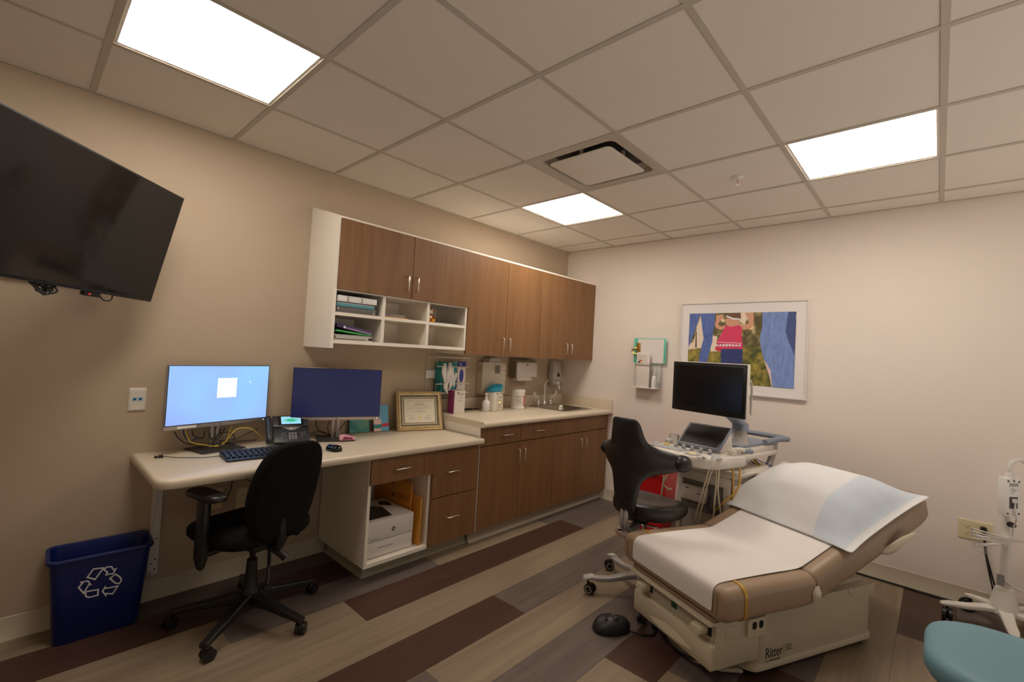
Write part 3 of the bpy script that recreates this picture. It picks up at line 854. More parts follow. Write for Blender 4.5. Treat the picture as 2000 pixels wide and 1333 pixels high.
m1 = monitor('silver monitor with a lit pale blue screen and white square at the left', 0, 0, 0, 0, 0, 'screen_blue', 0, yaw=math.atan2(a1.y - a0.y, a1.x - a0.x), w=(a1-a0).length, h=.335, z0=.918, cx=(a0.x+a1.x)/2, cy=(a0.y+a1.y)/2)
z = .918 - DZ
wn = bx('window', 'screen_white', (-.025, .078, -.0064, -.0058, z + .155, z + .262), m1[1])
b = MB(); b.cyl((.153, -.0062, z + .238), (.153, -.0058, z + .238), .003, n=10); b.cyl((.162, -.0062, z + .228), (.162, -.0058, z + .228), .0015, n=8); b.build('cursor', 'screen_white', m1[1])
bx('asset_sticker', 'white', (-.21, -.12, -.0062, -.0045, z + .004, z + .016), m1[0])
a0 = at(566, 822, z=.912); a1 = at(741, 820, z=.912)

m2 = monitor('silver monitor with a dark navy screen in the middle of the desk', 0, 0, 0, 0, 0, 'screen_navy', 0, yaw=math.atan2(a1.y - a0.y, a1.x - a0.x), w=(a1-a0).length, h=.335, z0=.912, cx=(a0.x+a1.x)/2, cy=(a0.y+a1.y)/2)
# keyboard
p = at(487, 880, z=DZ)
t = thing('keyboard', 'black and navy computer keyboard behind the office chair back', 'keyboard', (-3.12, -.385, DZ), math.radians(-4))
b = MB(); b.loft([[V((x, yy, z)) for yy, z in ((-.085, .001), (-.085, .010), (-.06, .014), (.08, .026), (.085, .022), (.085, .001))] for x in (-.232, .232)]); b.build('case', 'bluish_black', t, bevel=.003)
b = MB()
sl = math.atan2(.012, .14)
for r in range(6):
    y = -.048 + r * .0215; z = .014 + (y + .06) * .012 / .14
    n = 17
    for k in range(n):
        x = -.219 + k * .0258
        b.X = Matrix.Translation((x + (.004 if r % 2 else 0), y, z)) @ Matrix.Rotation(sl, 4, 'X')
        b.box(-.0085, .0085, -.0078, .0078, 0, .006)
b.build('keys', 'keys_dark', t)
bpy.data.objects['keys']['kind'] = 'stuff'
b = MB()
for r in range(6):
    y = -.048 + r * .0215; z = .0203 + (y + .06) * .012 / .14
    for k in range(17):
        x = -.219 + k * .0258
        b.box(x - .003, x + .001, y, y + .003, z, z + .0006)
b.build('key_legends', 'keys', t)['kind'] = 'stuff'
# desk phone
t = thing('desk_phone', 'charcoal desk phone with a lit colour display between the monitors', 'telephone', (-2.955, -.145, DZ), math.radians(-14))
tl = Matrix.Rotation(math.radians(38), 4, 'X')
b = MB(); b.X = Matrix.Translation((0, -.06, .012)) @ tl
b.box(-.075, .125, 0, .115, -.006, .014, bev=.006); b.box(-.075, .125, .115, .205, -.002, .022, bev=.004)
b.X = Matrix.Identity(4); b.box(-.06, .11, -.02, .09, .0005, .06, bev=.01)
b.build('body', 'phone', t)
b = MB(); b.X = Matrix.Translation((0, -.06, .012)) @ tl; b.box(-.045, .095, .126, .20, .022, .0235); b.build('display_glass', 'black_gloss', t)
b = MB(); b.X = Matrix.Translation((0.027, -.06, .012)) @ tl; b.X = b.X @ Matrix.Translation((0, .164, .0237)); b.box(-.055, .055, -.03, .03, 0, .0006); ds = b.build('display', 'screen_phone', t)
b = MB(); b.X = Matrix.Translation((0, -.06, .012)) @ tl; b.lathe([(.013, .014), (.013, .021), (.010, .022)], o=(.027, .100, 0)); 
b.loft([[V((-.04 + .002, .120, zz)), V((.094, .120, zz)), V((.06, .105, zz)), (V((.045, .092, zz))), V((.009, .092, zz)), V((-.005, .105, zz))] for zz in (.0142, .0165)])
b.build('navigation_ring', 'alu', t)
b = MB(); b.X = Matrix.Translation((0, -.06, .012)) @ tl
for r in range(4):
    for k in range(3): b.box(.008 + k*.016, .020 + k*.016, .018 + r*.014, .027 + r*.014, .014, .017)
for sx_ in (-.035, .075):
    for (a, e) in ((0, .06), (.016, .066), (.004, .046), (.018, .05), (.0, .03)): b.box(sx_ + a, sx_ + a + .009, e, e + .005, .014, .0165)
b.build('keypad', 'grey_pl', t)
b = MB(); b.X = Matrix.Translation((0, -.06, .012)) @ tl
b.tube([(-.098, -.005, .012), (-.098, .02, .03), (-.098, .10, .036), (-.098, .17, .03), (-.098, .19, .012)], .017, n=12)
b.build('handset', 'phone', t)
# mouse
t = thing('computer_mouse', 'black computer mouse near the front edge of the desk', 'mouse', (-2.815, -.475, DZ), math.radians(12))
b = MB(); b.loft([[V((a, e * 1.0 , z)) for a, e in rrect(w, l, w*.45, 6)] for w, l, z in ((.056, .098, .0005), (.062, .104, .008), (.060, .100, .020), (.048, .084, .030), (.024, .05, .034))]); b.build('shell', 'black_gloss', t)
b = MB(); b.box(-.012, .012, -.006, .036, .032, .0365, bev=.003); b.build('scroll_strip', 'grey_pl', t)
# pink tape dispenser on the foot
t = thing('tape_dispenser', 'small pink and raspberry tape dispenser resting on the dark monitor foot', 'tape dispenser', (-2.628, -.265, DZ + .0088), math.radians(-12))
b = MB(); b.loft([[V((x, y_ * s_, z)) for x, z in ((-.045, 0), (.045, 0), (.05, .016), (.02, .026), (-.02, .036), (-.048, .03))] for y_, s_ in ((-.014, 1), (.014, 1))]); b.build('shell', 'pink', t, bevel=.003)
b = MB(); b.loft([[V((x, y_, z)) for x, z in ((-.03, .004), (.036, .004), (.03, .018), (-.02, .024))] for y_ in (-.018, .018)]); b.build('roll', 'pink_dark', t, bevel=.003)
# USB lead
b = MB(); b.tube([(-3.60, -.18, DZ + .006), (-3.585, -.182, DZ + .006)], .006, n=8); b.tube([(-3.583, -.182, DZ + .006), (-3.565, -.187, DZ + .006)], .0085, n=8)
b.tube([(-3.565, -.187, DZ + .006), (-3.50, -.24, DZ + .003), (-3.42, -.29, DZ + .003), (-3.33, -.30, DZ + .003), (-3.30, -.28, DZ + .003)], .0018, n=6)
tag(b.build('dongle_cable', 'black'), 'thin black dongle cable lying at the left end of the desk', 'cable')
# canvas, card
t = thing('canvas_painting', 'small abstract teal and green canvas leaning behind the dark monitor', 'painting', (-2.40, -.045, DZ + .003), math.radians(-6))
b = MB(); b.X = Matrix.Rotation(math.radians(-9), 4, 'X'); b.box(-.09, .055, -.002, .0, .0, .16); b.build('front_face', 'canvas', t)
b = MB(); b.X = Matrix.Rotation(math.radians(-9), 4, 'X'); b.box(-.09, .055, .0003, .02, 0, .16); b.build('stretcher', 'brown_side', t)
t = thing('greeting_card', 'pale blue card with a balloon shape leaning beside the gold frame', 'card', (-2.26, -.075, DZ + .004), math.radians(-6))
tc_ = Matrix.Rotation(math.radians(-14), 4, 'X')
b = MB(); b.X = tc_; b.box(-.058, .058, 0, .004, 0, .19); b.build('card', 'card_blue', t)
b = MB(); b.X = tc_
b.m(0).face([(-.058, -.0006, 0), (.0, -.0006, 0), (.0, -.0006, .08), (-.02, -.0006, .11), (-.058, -.0006, .10)])
b.m(1).face([(-.058, -.001, .022), (.0, -.001, .022), (.0, -.001, .05), (-.058, -.001, .05)])
b.m(2).face([(.002, -.001, .03), (.058, -.001, .034), (.058, -.001, .058), (.002, -.001, .052)])
b.m(3).face([(-.022 + .016*math.cos(q), -.0012, .135 + .026*math.sin(q)) for q in [2*PI*k/16 for k in range(16)]])
b.build('picture', ['skin_pink', 'teal', 'red_print', 'blue_print'], t)
# certificate in gold frame
p0 = at(777, 846, z=DZ); p1 = at(868, 842, z=DZ)

cx, cy = (-2.173 - 1.80) / 2, (-.135 - .205) / 2
t = thing('certificate_frame', 'gold framed certificate leaning on the wall at the end of the desk', 'picture frame', (cx, cy, DZ + .002), math.atan2(p1.y - p0.y, p1.x - p0.x))
tm = Matrix.Rotation(math.radians(-17), 4, 'X'); w = (p1-p0).length; h = .298
def frame_ring(b, w, h, prof):
    """prof: (inset, depth towards the viewer)"""
    b.loft([[V((a, -d_, h/2 + e)) for a, e in ((-w/2 + i, -h/2 + i), (w/2 - i, -h/2 + i), (w/2 - i, h/2 - i), (-w/2 + i, h/2 - i))] for i, d_ in prof], cap=False)
b = MB(); b.X = tm; frame_ring(b, w, h, [(0, -.012), (0, .002), (.006, .010), (.012, .006), (.02, .012), (.028, .012), (.034, .004), (.034, -.004)]); b.box(-w/2 + .002, w/2 - .002, .004, .012, .002, h - .002)
b.build('frame', 'gold_frame', t, smooth=20)
b = MB(); b.X = tm; b.m(0).box(-w/2 + .03, w/2 - .03, -.001, .003, .03, h - .03); b.m(1).box(-w/2 + .036, w/2 - .036, -.002, -.0012, .036, h - .036); b.m(2).box(-w/2 + .046, w/2 - .046, -.0026, -.0021, .046, h - .046)
b.m(1).box(-w/2 + .052, w/2 - .052, -.003, -.0027, .052, h - .052)
b.build('mat_board', ['void', 'mat_grey', 'ivory'], t)
b = MB(); b.X = tm; b.box(-w/2 + .060, w/2 - .060, -.0036, -.0031, .058, h - .058); ct = b.build('sheet', 'cert', t)
cw = w - .12
for txt, sz, zz, xx in (('This is to certify that', .0095, .21, 0), ('has been awarded', .0085, .192, 0), ('Certificate', .013, .165, 0), ('for the completion of the course', .0075, .146, 0), ('and all of its requirements', .0075, .134, 0), ('given this day', .007, .122, 0)):
    pass
b = MB(); b.X = tm
for zz, ww in ((.222, .8), (.205, .28), (.192, .34), (.178, .62), (.166, .86), (.158, .2), (.146, .42), (.138, .3)):
    b.box(-cw*ww/2, cw*ww/2, -.0040, -.0037, zz, zz + (.0035 if zz == .192 else .0016))
for s in (-1, 1):
    b.box(s*.06 - .028, s*.06 + .028, -.0040, -.0037, .082, .0832); b.box(s*.07 - .02, s*.07 + .02, -.0040, -.0037, .108, .1092)
    b.tube([(s*.06 - .02, -.0042, .088), (s*.06 - .008, -.0042, .098), (s*.06, -.0042, .086), (s*.06 + .01, -.0042, .097), (s*.06 + .02, -.0042, .089)], .0007, n=4)
b.build('lettering', 'grey_text', ct)
b = MB(); b.X = tm; b.lathe([(.012, 0), (.012, .0006)], o=(0, -.0037, .098), axis=(0, -1, 0), n=24); b.build('gold_seal', 'trackball', ct)
# cables behind the monitors
def cable(label, mt, pts_list, r=.0028, name='cable', grp=None):
    b = MB()
    for pts in pts_list: b.tube(pts, r, n=6, sub=5)
    return tag(b.build(name, mt, smooth=80), label, 'cable', grp)
def desk_pt(u, v, y): return tuple(at(u, v, y=y))
cable('yellow network cable looping from the lit monitor to the phone', 'cable_yellow', [[desk_pt(362, 838, -.10), desk_pt(366, 855, -.11), desk_pt(377, 866, -.12), desk_pt(400, 870, -.12), desk_pt(425, 872, -.12), desk_pt(441, 862, -.12), desk_pt(455, 845, -.12), desk_pt(468, 837, -.12), desk_pt(490, 838, -.12), desk_pt(506, 850, -.1), desk_pt(515, 862, -.06)],
    [desk_pt(452, 832, -.09), desk_pt(447, 847, -.09), desk_pt(440, 866, -.09), desk_pt(418, 872, -.1)]])
cable('thin blue cable hanging behind the lit monitor', 'cable_blue', [[desk_pt(358, 838, -.09), desk_pt(360, 850, -.09), desk_pt(370, 861, -.09), desk_pt(388, 856, -.09)]], r=.0035)
cable('tangle of black cables behind the lit monitor', 'cable_black', [
    [desk_pt(340, 843, -.08), desk_pt(348, 856, -.08), desk_pt(364, 867, -.09), desk_pt(384, 869, -.10), desk_pt(400, 875, -.12)],
    [desk_pt(375, 842, -.08), desk_pt(379, 853, -.08), desk_pt(396, 856, -.09), desk_pt(400, 842, -.09)],
    [desk_pt(440, 836, -.08), desk_pt(432, 850, -.08), desk_pt(420, 862, -.09), desk_pt(408, 869, -.11)],
    [desk_pt(432, 838, -.08), desk_pt(426, 850, -.08), desk_pt(413, 858, -.09), desk_pt(409, 845, -.09)],
    [desk_pt(415, 864, -.10), desk_pt(430, 866, -.10), desk_pt(450, 864, -.1), desk_pt(470, 862, -.08), desk_pt(500, 860, -.05)],
    [desk_pt(425, 862, -.07), desk_pt(460, 858, -.06), desk_pt(485, 846, -.06), desk_pt(505, 838, -.05)],
    [desk_pt(424, 848, -.07), desk_pt(443, 845, -.07), desk_pt(458, 852, -.08), desk_pt(455, 870, -.1), desk_pt(460, 872, -.1)],
    [desk_pt(412, 858, -.12), desk_pt(420, 866, -.14), desk_pt(440, 872, -.16), desk_pt(475, 874, -.2)]])
cable('black cables trailing behind the dark monitor', 'cable_black', [
    [desk_pt(594, 849, -.06), desk_pt(610, 846, -.06), desk_pt(624, 843, -.06), desk_pt(640, 848, -.07), desk_pt(646, 855, -.1)],
    [desk_pt(596, 853, -.07), desk_pt(615, 850, -.07), desk_pt(634, 852, -.08), desk_pt(650, 850, -.1), desk_pt(664, 838, -.11), desk_pt(676, 823, -.14)],
    [desk_pt(618, 818, -.08), desk_pt(617, 830, -.08), desk_pt(624, 842, -.08), desk_pt(640, 850, -.08), desk_pt(650, 848, -.12)],
    [desk_pt(644, 822, -.15), desk_pt(640, 834, -.15), desk_pt(642, 846, -.14), desk_pt(648, 852, -.13)]])
cable('black cables hanging below the desk behind the office chair', 'cable_black', [[desk_pt(455, 930, -.12), desk_pt(452, 950, -.1), desk_pt(447, 966, -.06), desk_pt(440, 972, -.04), desk_pt(425, 973, -.016)], [desk_pt(474, 925, -.12), desk_pt(480, 935, -.12), desk_pt(500, 945, -.10)]])
# printer
px0, px1 = -2.628, -2.283
t = thing('printer', 'white laser printer with a dark output tray inside the open cabinet', 'printer', (0, 0, 0))
b = MB(); b.box(px0, px1, -.555, -.19, .222, .345, bev=.006); b.build('body', 'printer', t)
bx('paper_drawer', 'printer', (px0 + .002, px1 - .002, -.553, -.19, .126, .2205), t, .004)
b = MB(); b.box(px0 + .09, px1 - .15, -.5545, -.5535, .176, .181); b.box(px0 + .035, px0 + .095, -.556, -.5552, .235, .239); b.box(px0 + .06, px0 + .062, -.5545, -.5535, .150, .170); b.build('grip', 'grey_pl', t)
b = MB(); b.m(0).prism([(px0 + .01, -.52), (px0 + .20, -.52), (px0 + .23, -.36), (px0 + .11, -.23), (px0 + .01, -.25)], (0, 0, .3452), (1, 0, 0), (0, 1, 0), .004); b.m(0).prism([(px0 + .24, -.30), (px0 + .30, -.36), (px0 + .32, -.28), (px0 + .27, -.24)], (0, 0, .3452), (1, 0, 0), (0, 1, 0), .003)
b.build('output_tray', 'printer_dark', t)
cxp = at(769, 1033, y=-.556)
b = MB(); b.lathe([(.0135, 0), (.0135, .0006)], o=(cxp.x, -.5551, cxp.z), axis=(0, -1, 0), n=28); lg = b.build('logo', 'dark_text', t)
font_obj('logo_lettering', 'hp', .021, 'printer', frame_m((cxp.x - .0095, -.5562, cxp.z - .0055), (1, 0, 0), (0, 0, 1)), lg, shear=.25)
for k, (sh, lb, y0, y1, z1, mt) in enumerate(((0, 'bright orange padded envelope standing behind the printer in the cabinet', -.50, -.05, .515, 'orange2'), (1, 'narrow orange envelope beside the printer against the cabinet side', -.575, -.30, .43, 'orange'))):
    x = -2.268 + .02 * k - (.006 if k == 0 else 0)
    t = thing('envelope', lb, 'envelope')
    b = MB(); b.X = Matrix.Translation((x, 0, .1235)); b.box(0, .010, y0, y1, 0, z1 - .1235, bev=.003); b.build('body', mt, t)
    if k == 0:
        b = MB(); b.loft([[V((x - d_, yy, zz)) for yy, zz in ((y0 + .005, z1 - .012), (y1 - .005, z1 - .012), (y1 - .03, z1 - .075), (-.27, z1 - .10), (y0 + .03, z1 - .075))] for d_ in (.0005, .0025)]); b.build('flap', 'orange', t)
        b = MB(); b.lathe([(.011, 0), (.011, .001)], o=(x - .0026, -.28, z1 - .045), axis=(-1, 0, 0)); b.lathe([(.011, 0), (.011, .001)], o=(x - .0006, -.285, z1 - .125), axis=(-1, 0, 0)); b.build('button', 'brown_side', t)
        b = MB()
        for q in range(3): b.box(x - .001, x - .0002, y0 + .02, y0 + .2, .385 + q*.014, .387 + q*.014)
        b.build('address_lines', 'dark_text', t)
cable('black printer power cord rising inside the open cabinet', 'cable_black', [[(-2.46, -.10, .347), (-2.45, -.09, .42), (-2.47, -.05, .50), (-2.49, -.04, .58)]], r=.004)
# ------------------------------------------------------------------ things on and above the sink counter
CZ = 0.8985
# wire glove box rack
t = thing('glove_box_rack', 'white wire glove box rack on the wall left of the sharps cabinet', 'rack')
RX0, RX1, RY, RZ0, RZ1 = -1.845, -1.470, -.105, 1.055, 1.345
b = MB()
r = .0036
sq = lambda y, ins, za, zb: [(RX0 + ins, y, za), (RX1 - ins, y, za), (RX1 - ins, y, zb), (RX0 + ins, y, zb)]
b.tube([(RX0, -.006, RZ0), (RX1, -.006, RZ0), (RX1, -.006, RZ1), (RX0, -.006, RZ1)], r, smooth=False, closed=True)
for x in (RX0, RX1):
    for z in (RZ0, RZ1): b.tube([(x, -.006, z), (x + (.03 if x == RX0 else -.0), RY, z)], r, smooth=False)
b.tube([(RX0 + .03, RY, RZ1 - .075), (RX0 + .03, RY, RZ1), (RX1, RY, RZ1), (RX1, RY, RZ1 - .075)], r, smooth=False, closed=True)
b.tube([(RX0 + .03, RY, RZ0), (RX0 + .03, RY, RZ0 + .075), (RX1, RY, RZ0 + .075), (RX1, RY, RZ0)], r, smooth=False, closed=True)
for x in (-1.56, -1.54): b.tube([(x, -.006, RZ0), (x, -.006, RZ1)], r, smooth=False)
b.build('wire_frame', 'white_metal', t)
bx('mounting_plate', 'white', (RX0, -1.56, -.010, -.004, 1.17, 1.235), t)
t = thing('glove_box', 'teal glove box with pale gloves spilling out in the wire rack', 'glove box')
bx('carton', 'teal', (-1.76, -1.60, -.095, -.012, RZ0 + .006, 1.305), t, .002)
b = MB()
rnd = random.Random(3)
def blob(c, s):
    return None
for (cx, cz, w, h, dy) in ((-1.735, 1.20, .026, .10, .0), (-1.705, 1.22, .02, .085, .01), (-1.66, 1.20, .022, .075, .004), (-1.72, 1.11, .022, .055, .008), (-1.70, 1.27, .016, .036, .0), (-1.64, 1.165, .02, .06, .006), (-1.685, 1.135, .018, .06, .002)):
    rings = []
    for i in range(13):
        q = i / 12; z = cz - h + 2 * h * q; ww = w * math.sin(PI * min(max(q, .04), .96)) ** .6
        rings.append([V((cx + .012 * math.sin(q * 5 + cx * 90) + ww * math.cos(a) * (1 + .18 * math.sin(3 * a + q * 7)), -.112 - dy + .014 * math.sin(a) * (1 + .3 * math.sin(5 * a)), z)) for a in [2*PI*k/12 for k in range(12)]])
    b.loft(rings)
b.build('gloves', 'white', t, subsurf=1)
bpy.data.objects['gloves']['kind'] = 'stuff'
t = thing('glove_box', 'white glove box with a blue oval and blue top band in the wire rack', 'glove box')
bx('carton', 'carton', (-1.593, -1.500, -.095, -.012, RZ0 + .006, 1.315), t, .002)
b = MB(); b.m(0).box(-1.594, -1.499, -.0958, -.095, 1.265, 1.3155); b.m(0).prism([(.023*math.cos(q), .055*math.sin(q)) for q in [2*PI*k/24 for k in range(24)]], (-1.545, -.0951, 1.195), (1, 0, 0), (0, 0, 1), .0008)
b.m(1).box(-1.566, -1.552, -.0966, -.0959, 1.283, 1.298); b.m(0).box(-1.594, -1.5932, -.095, -.03, 1.08, 1.24); b.m(0).box(-1.588, -1.584, -.0958, -.095, 1.10, 1.20)
b.prism([(0, 0), (.012, 0), (.004, .03)], (-1.556, -.0951, 1.12), (1, 0, 0), (0, 0, 1), .0008)
b.build('print', ['blue_print', 'white'], t)
# sharps / needle container cabinet
t = thing('sharps_cabinet', 'beige locking sharps container cabinet mounted on the wall', 'sharps container')
t.scale = (1, .68, 1)
SX0, SX1 = -1.285, -1.015
b = MB()
b.loft([[V((x, y, z)) for x, y in ((SX0, -.004), (SX0, -.11), (SX0 + .055, -.155), (SX1, -.155), (SX1, -.004))] for z in (1.03, 1.318)])
b.build('body', 'dispenser', t, bevel=.006)
b = MB(); b.loft([[V((SX0 + .055 + a, y, 1.319 + z)) for a, z in ((0, 0), (.01, .03), (.025, .036), (.15, .036), (.16, 0))] for y in (-.145, -.02)]); b.build('lid', 'us_grey', t, bevel=.004)
b = MB(); b.box(SX0 + .115, SX0 + .195, -.158, -.1555, 1.21, 1.30, bev=.002); b.build('window_rim', 'dispenser', t)
b = MB(); b.box(SX0 + .124, SX0 + .186, -.1592, -.1582, 1.218, 1.292); b.build('window_pane', 'grey_text', t)
b = MB(); b.m(0).box(SX1 - .052, SX1 - .006, -.1565, -.1553, 1.225, 1.285); b.m(1).lathe([(.009, 0), (.009, .0008)], o=(SX1 - .028, -.1567, 1.245), axis=(0, -1, 0)); b.build('warning_label', ['carton', 'red_print'], t)
b = MB(); b.lathe([(.009, 0), (.009, .004), (.004, .006)], o=(SX1 - .022, -.155, 1.165), axis=(0, -1, 0)); b.build('lock', 'nickel', t)
b = MB()
for i in range(5):
    for k in range(4):
        y = -.035 - k * .018; z = 1.272 - i * .012
        b.box(SX0 - .0008, SX0 + .001, y - .006, y, z, z + .008)
b.build('vent_grille', 'void', t); bpy.data.objects['vent_grille']['kind'] = 'stuff'
# purple and white carton
p = at(886, 806, z=CZ)
t = thing('carton', 'tall carton with a magenta side and white front standing left on the sink counter', 'carton', (-1.632, -.155, CZ), math.radians(-6))
b = MB(); b.m(0).box(-.055, .05, -.045, .045, .0005, .185); ca = b.build('box', 'carton', t, bevel=.001)
bx('side_panel', 'magenta', (-.0562, -.0552, -.0452, .045, .001, .1845), ca)
b = MB()
for z, w in ((.155, .05), (.148, .05), (.125, .03), (.105, .032)): b.box(-.012, -.012 + w, -.0462, -.0454, z, z + .0022)
b.lathe([(.008, 0), (.008, .0006)], o=(-.02, -.0458, .165), axis=(0, -1, 0)); b.build('lettering', 'grey_text', ca)
# pump bottle
p = at(946, 802, z=CZ)
t = thing('pump_bottle', 'small white lotion pump bottle in front of the gel warmer', 'bottle', (-1.330, -.190, CZ))
MB().lathe([(.030, .0005), (.033, .004), (.034, .06), (.031, .082), (.018, .096), (.012, .10), (.012, .106)]).build('body', 'white', t)
b = MB(); b.lathe([(.013, .104), (.013, .118), (.006, .120), (.006, .138)]); b.tube([(0, 0, .138), (0, 0, .150), (-.012, -.008, .154), (-.03, -.02, .148)], .006, n=8); b.build('pump', 'white', t)
b = MB()
for z, w in ((.062, .6), (.055, .5), (.04, .4), (.034, .5)):
    b.loft([[V((.0344 * math.cos(a), .0344 * math.sin(a), z + d_)) for a in [-PI/2 - w + 2 * w * k / 10 for k in range(11)]] + [V((.0335 * math.cos(a), .0335 * math.sin(a), z + d_)) for a in [-PI/2 + w - 2 * w * k / 10 for k in range(11)]] for d_ in (0, .0013)])
b.build('lettering', 'grey_text', t)
# gel warmer
t = thing('gel_warmer', 'beige ultrasound gel warmer with a bright blue sleeve and amber light', 'gel warmer', (-1.222, -.175, CZ), math.radians(14))
b = MB(); b.loft([[V((a, e, z)) for a, e in rrect(w, d_, .03, 5)] for w, d_, z in ((.165, .115, .0005), (.17, .12, .004), (.162, .112, .13), (.152, .106, .155), (.134, .092, .165))]); b.build('body', 'offwhite', t)
b = MB(); b.loft([[V((a + o_, e, z + .22 * a * k)) for a, e in rrect(w, d_, .03, 5)] for w, d_, z, k, o_ in ((.14, .09, .160, 0, 0), (.15, .092, .178, .3, 0), (.175, .10, .192, .8, 0), (.185, .098, .205, .9, .002), (.12, .06, .226, .7, .01), (.05, .03, .232, .5, .014))]); b.build('gel_sleeve', 'cyan_wrap', t, subsurf=1)
b = MB(); b.m(0).box(-.014, .010, -.0592, -.0575, .035, .095); b.m(1).box(-.009, .005, -.0602, -.0590, .068, .086); b.m(2).box(-.009, .005, -.0602, -.0590, .04, .062); b.m(3).box(-.02, .05, -.0565, -.054, .118, .122)
b.build('control_strip', ['grey_text', 'amber', 'carton', 'blue_print'], t)
b = MB(); b.box(-.05, -.02, -.054, -.051, .148, .154); b.box(.015, .045, -.054, -.051, .148, .154); b.build('vent_slot', 'void', t)
# wipes tub
t = thing('wipes_tub', 'round white disinfectant wipes tub with a red label stripe', 'wipes tub', (-.905, -.17, CZ))
MB().lathe([(.060, .0005), (.064, .004), (.064, .145), (.061, .150)], n=40).build('body', 'white', t)
MB().lathe([(.064, .150), (.067, .152), (.067, .172), (.062, .178), (.03, .180)], n=40).build('lid', 'white', t)
def wrap(b, r, a0, a1, z0, z1, n=12):
    b.loft([[V((r * math.cos(math.radians(a0 + (a1 - a0) * k / n)), r * math.sin(math.radians(a0 + (a1 - a0) * k / n)), z)) for k in range(n + 1)] + [V(((r - .0007) * math.cos(math.radians(a1 - (a1 - a0) * k / n)), (r - .0007) * math.sin(math.radians(a1 - (a1 - a0) * k / n)), z)) for k in range(n + 1)] for z in (z0, z1)])
b = MB(); b.m(0); wrap(b, .0648, -185, -82, .022, .138)
b.m(1); wrap(b, .0652, -84, -50, .03, .125)
b.m(2)
for z, a0, a1 in ((.115, -160, -95), (.105, -155, -110), (.088, -160, -100), (.078, -150, -105), (.066, -158, -98), (.05, -140, -100), (.04, -158, -146)): wrap(b, .0653, a0, a1, z, z + .0035)
b.m(3)
for z in (.05, .07, .09): wrap(b, .0657, -74, -62, z, z + .01)
b.build('label', ['carton', 'red_print', 'grey_text', 'carton'], t)
# paper towel dispenser
t = thing('paper_towel_dispenser', 'stainless steel folded paper towel dispenser on the wall above the counter', 'paper towel dispenser')
PX0, PX1 = -.875, -.57
b = MB(); b.loft([[V((x, y, z)) for y, z in ((-.003, 1.175), (-.10, 1.175), (-.105, 1.32), (-.085, 1.352), (-.003, 1.362))] for x in (PX0, PX1)]); b.build('body', 'steel', t, bevel=.004)
b = MB(); b.box(PX0 + .004, PX1 - .003, -.112, -.104, 1.182, 1.325, bev=.004); b.build('door', 'bright_steel', t)
b = MB(); b.lathe([(.008, 0), (.008, .002)], o=((PX0+PX1)/2 + .0, -.112, 1.305), axis=(0, -1, 0)); b.box((PX0+PX1)/2 - .0015, (PX0+PX1)/2 + .0015, -.1155, -.114, 1.298, 1.312); b.build('lock', 'dark_grey', t)
b = MB(); b.box(PX0 + .015, PX1 - .07, -.108, -.05, 1.150, 1.158); b.box(PX0 + .02, PX1 - .075, -.104, -.05, 1.1585, 1.18); b.build('paper_towel', 'carton', t)
# soap dispenser
t = thing('soap_dispenser', 'grey wall soap dispenser with a dark triangular window beside the corner', 'soap dispenser')
b = MB(); rings = []
for z, w, dep in ((1.09, .08, .045), (1.10, .12, .07), (1.14, .145, .085), (1.22, .15, .085), (1.30, .142, .078), (1.335, .13, .062), (1.345, .115, .05)):
    rings.append([V((-.195 + a, -.003 - dep/2 + e, z)) for a, e in rrect(w, dep, .025, 5)])
b.loft(rings); b.build('body', 'soap_grey', t, smooth=60)
b = MB(); b.prism([(-.026, -.022), (.026, -.022), (.026, -.014), (.004, .022), (-.004, .022), (-.026, -.014)], (-.190, -.0885, 1.212), (1, 0, 0), (0, 0, 1), .003); b.build('window_pane', 'soap_dark', t)
b = MB(); b.ball((-.190, -.082, 1.118), .042, .016, .03); b.build('push_bar', 'alu', t)
b = MB(); b.tube([(-1.03, -.05, 1.14), (-1.04, -.045, 1.06), (-1.085, -.04, .98), (-1.11, -.05, .91)], .003, n=6); b.tube([(-1.03, -.05, 1.14), (-1.06, -.01, 1.145)], .006, n=6)
tag(b.build('power_cable', 'dark_grey'), 'grey power cord hanging behind the gel warmer', 'cord')
b = MB(); b.tube([(-1.52, -.075, CZ + .004), (-1.46, -.06, CZ + .004), (-1.40, -.075, CZ + .006), (-1.34, -.06, CZ + .004), (-1.30, -.07, CZ + .004)], .004, n=6); b.tube([(-1.48, -.06, CZ + .008), (-1.42, -.05, CZ + .010), (-1.36, -.06, CZ + .006)], .004, n=6)
tag(b.build('coiled_cable', 'black'), 'black coiled cord lying on the counter behind the pump bottle', 'cord')

# ------------------------------------------------------------------ right wall
PY = lambda u, v, x=-.02: at(u, v, x=x)
# framed photograph
t = thing('framed_picture', 'large framed photo of a toddler walking between two adults in jeans', 'picture')
y0, y1, z0, z1 = -1.310, -2.300, 1.168, 1.943
def yz_frame(b, y0, y1, z0, z1, prof):
    """y0 is the left (larger y); prof: (inset, depth out of the wall)"""
    b.loft([[V((-d_, a, e)) for a, e in ((y0 - i, z0 + i), (y1 + i, z0 + i), (y1 + i, z1 - i), (y0 - i, z1 - i))] for i, d_ in prof], cap=False)
b = MB(); yz_frame(b, y0, y1, z0, z1, [(0, .002), (0, .028), (.003, .030), (.012, .030), (.014, .026), (.014, .016)]); b.build('frame', 'frame_silver', t, smooth=20)
bx('mat_board', 'mat_white', (-.020, -.004, y1 + .0145, y0 - .0145, z0 + .0145, z1 - .0145), t)
S = .195072
def cp(a, e): return (1220 + a * S, 570 + e * S)
corners = [cp(645, 221), cp(1717, 200), cp(1697, 973), cp(628, 940)]
P4 = [at(*c, x=-.0215) for c in corners]
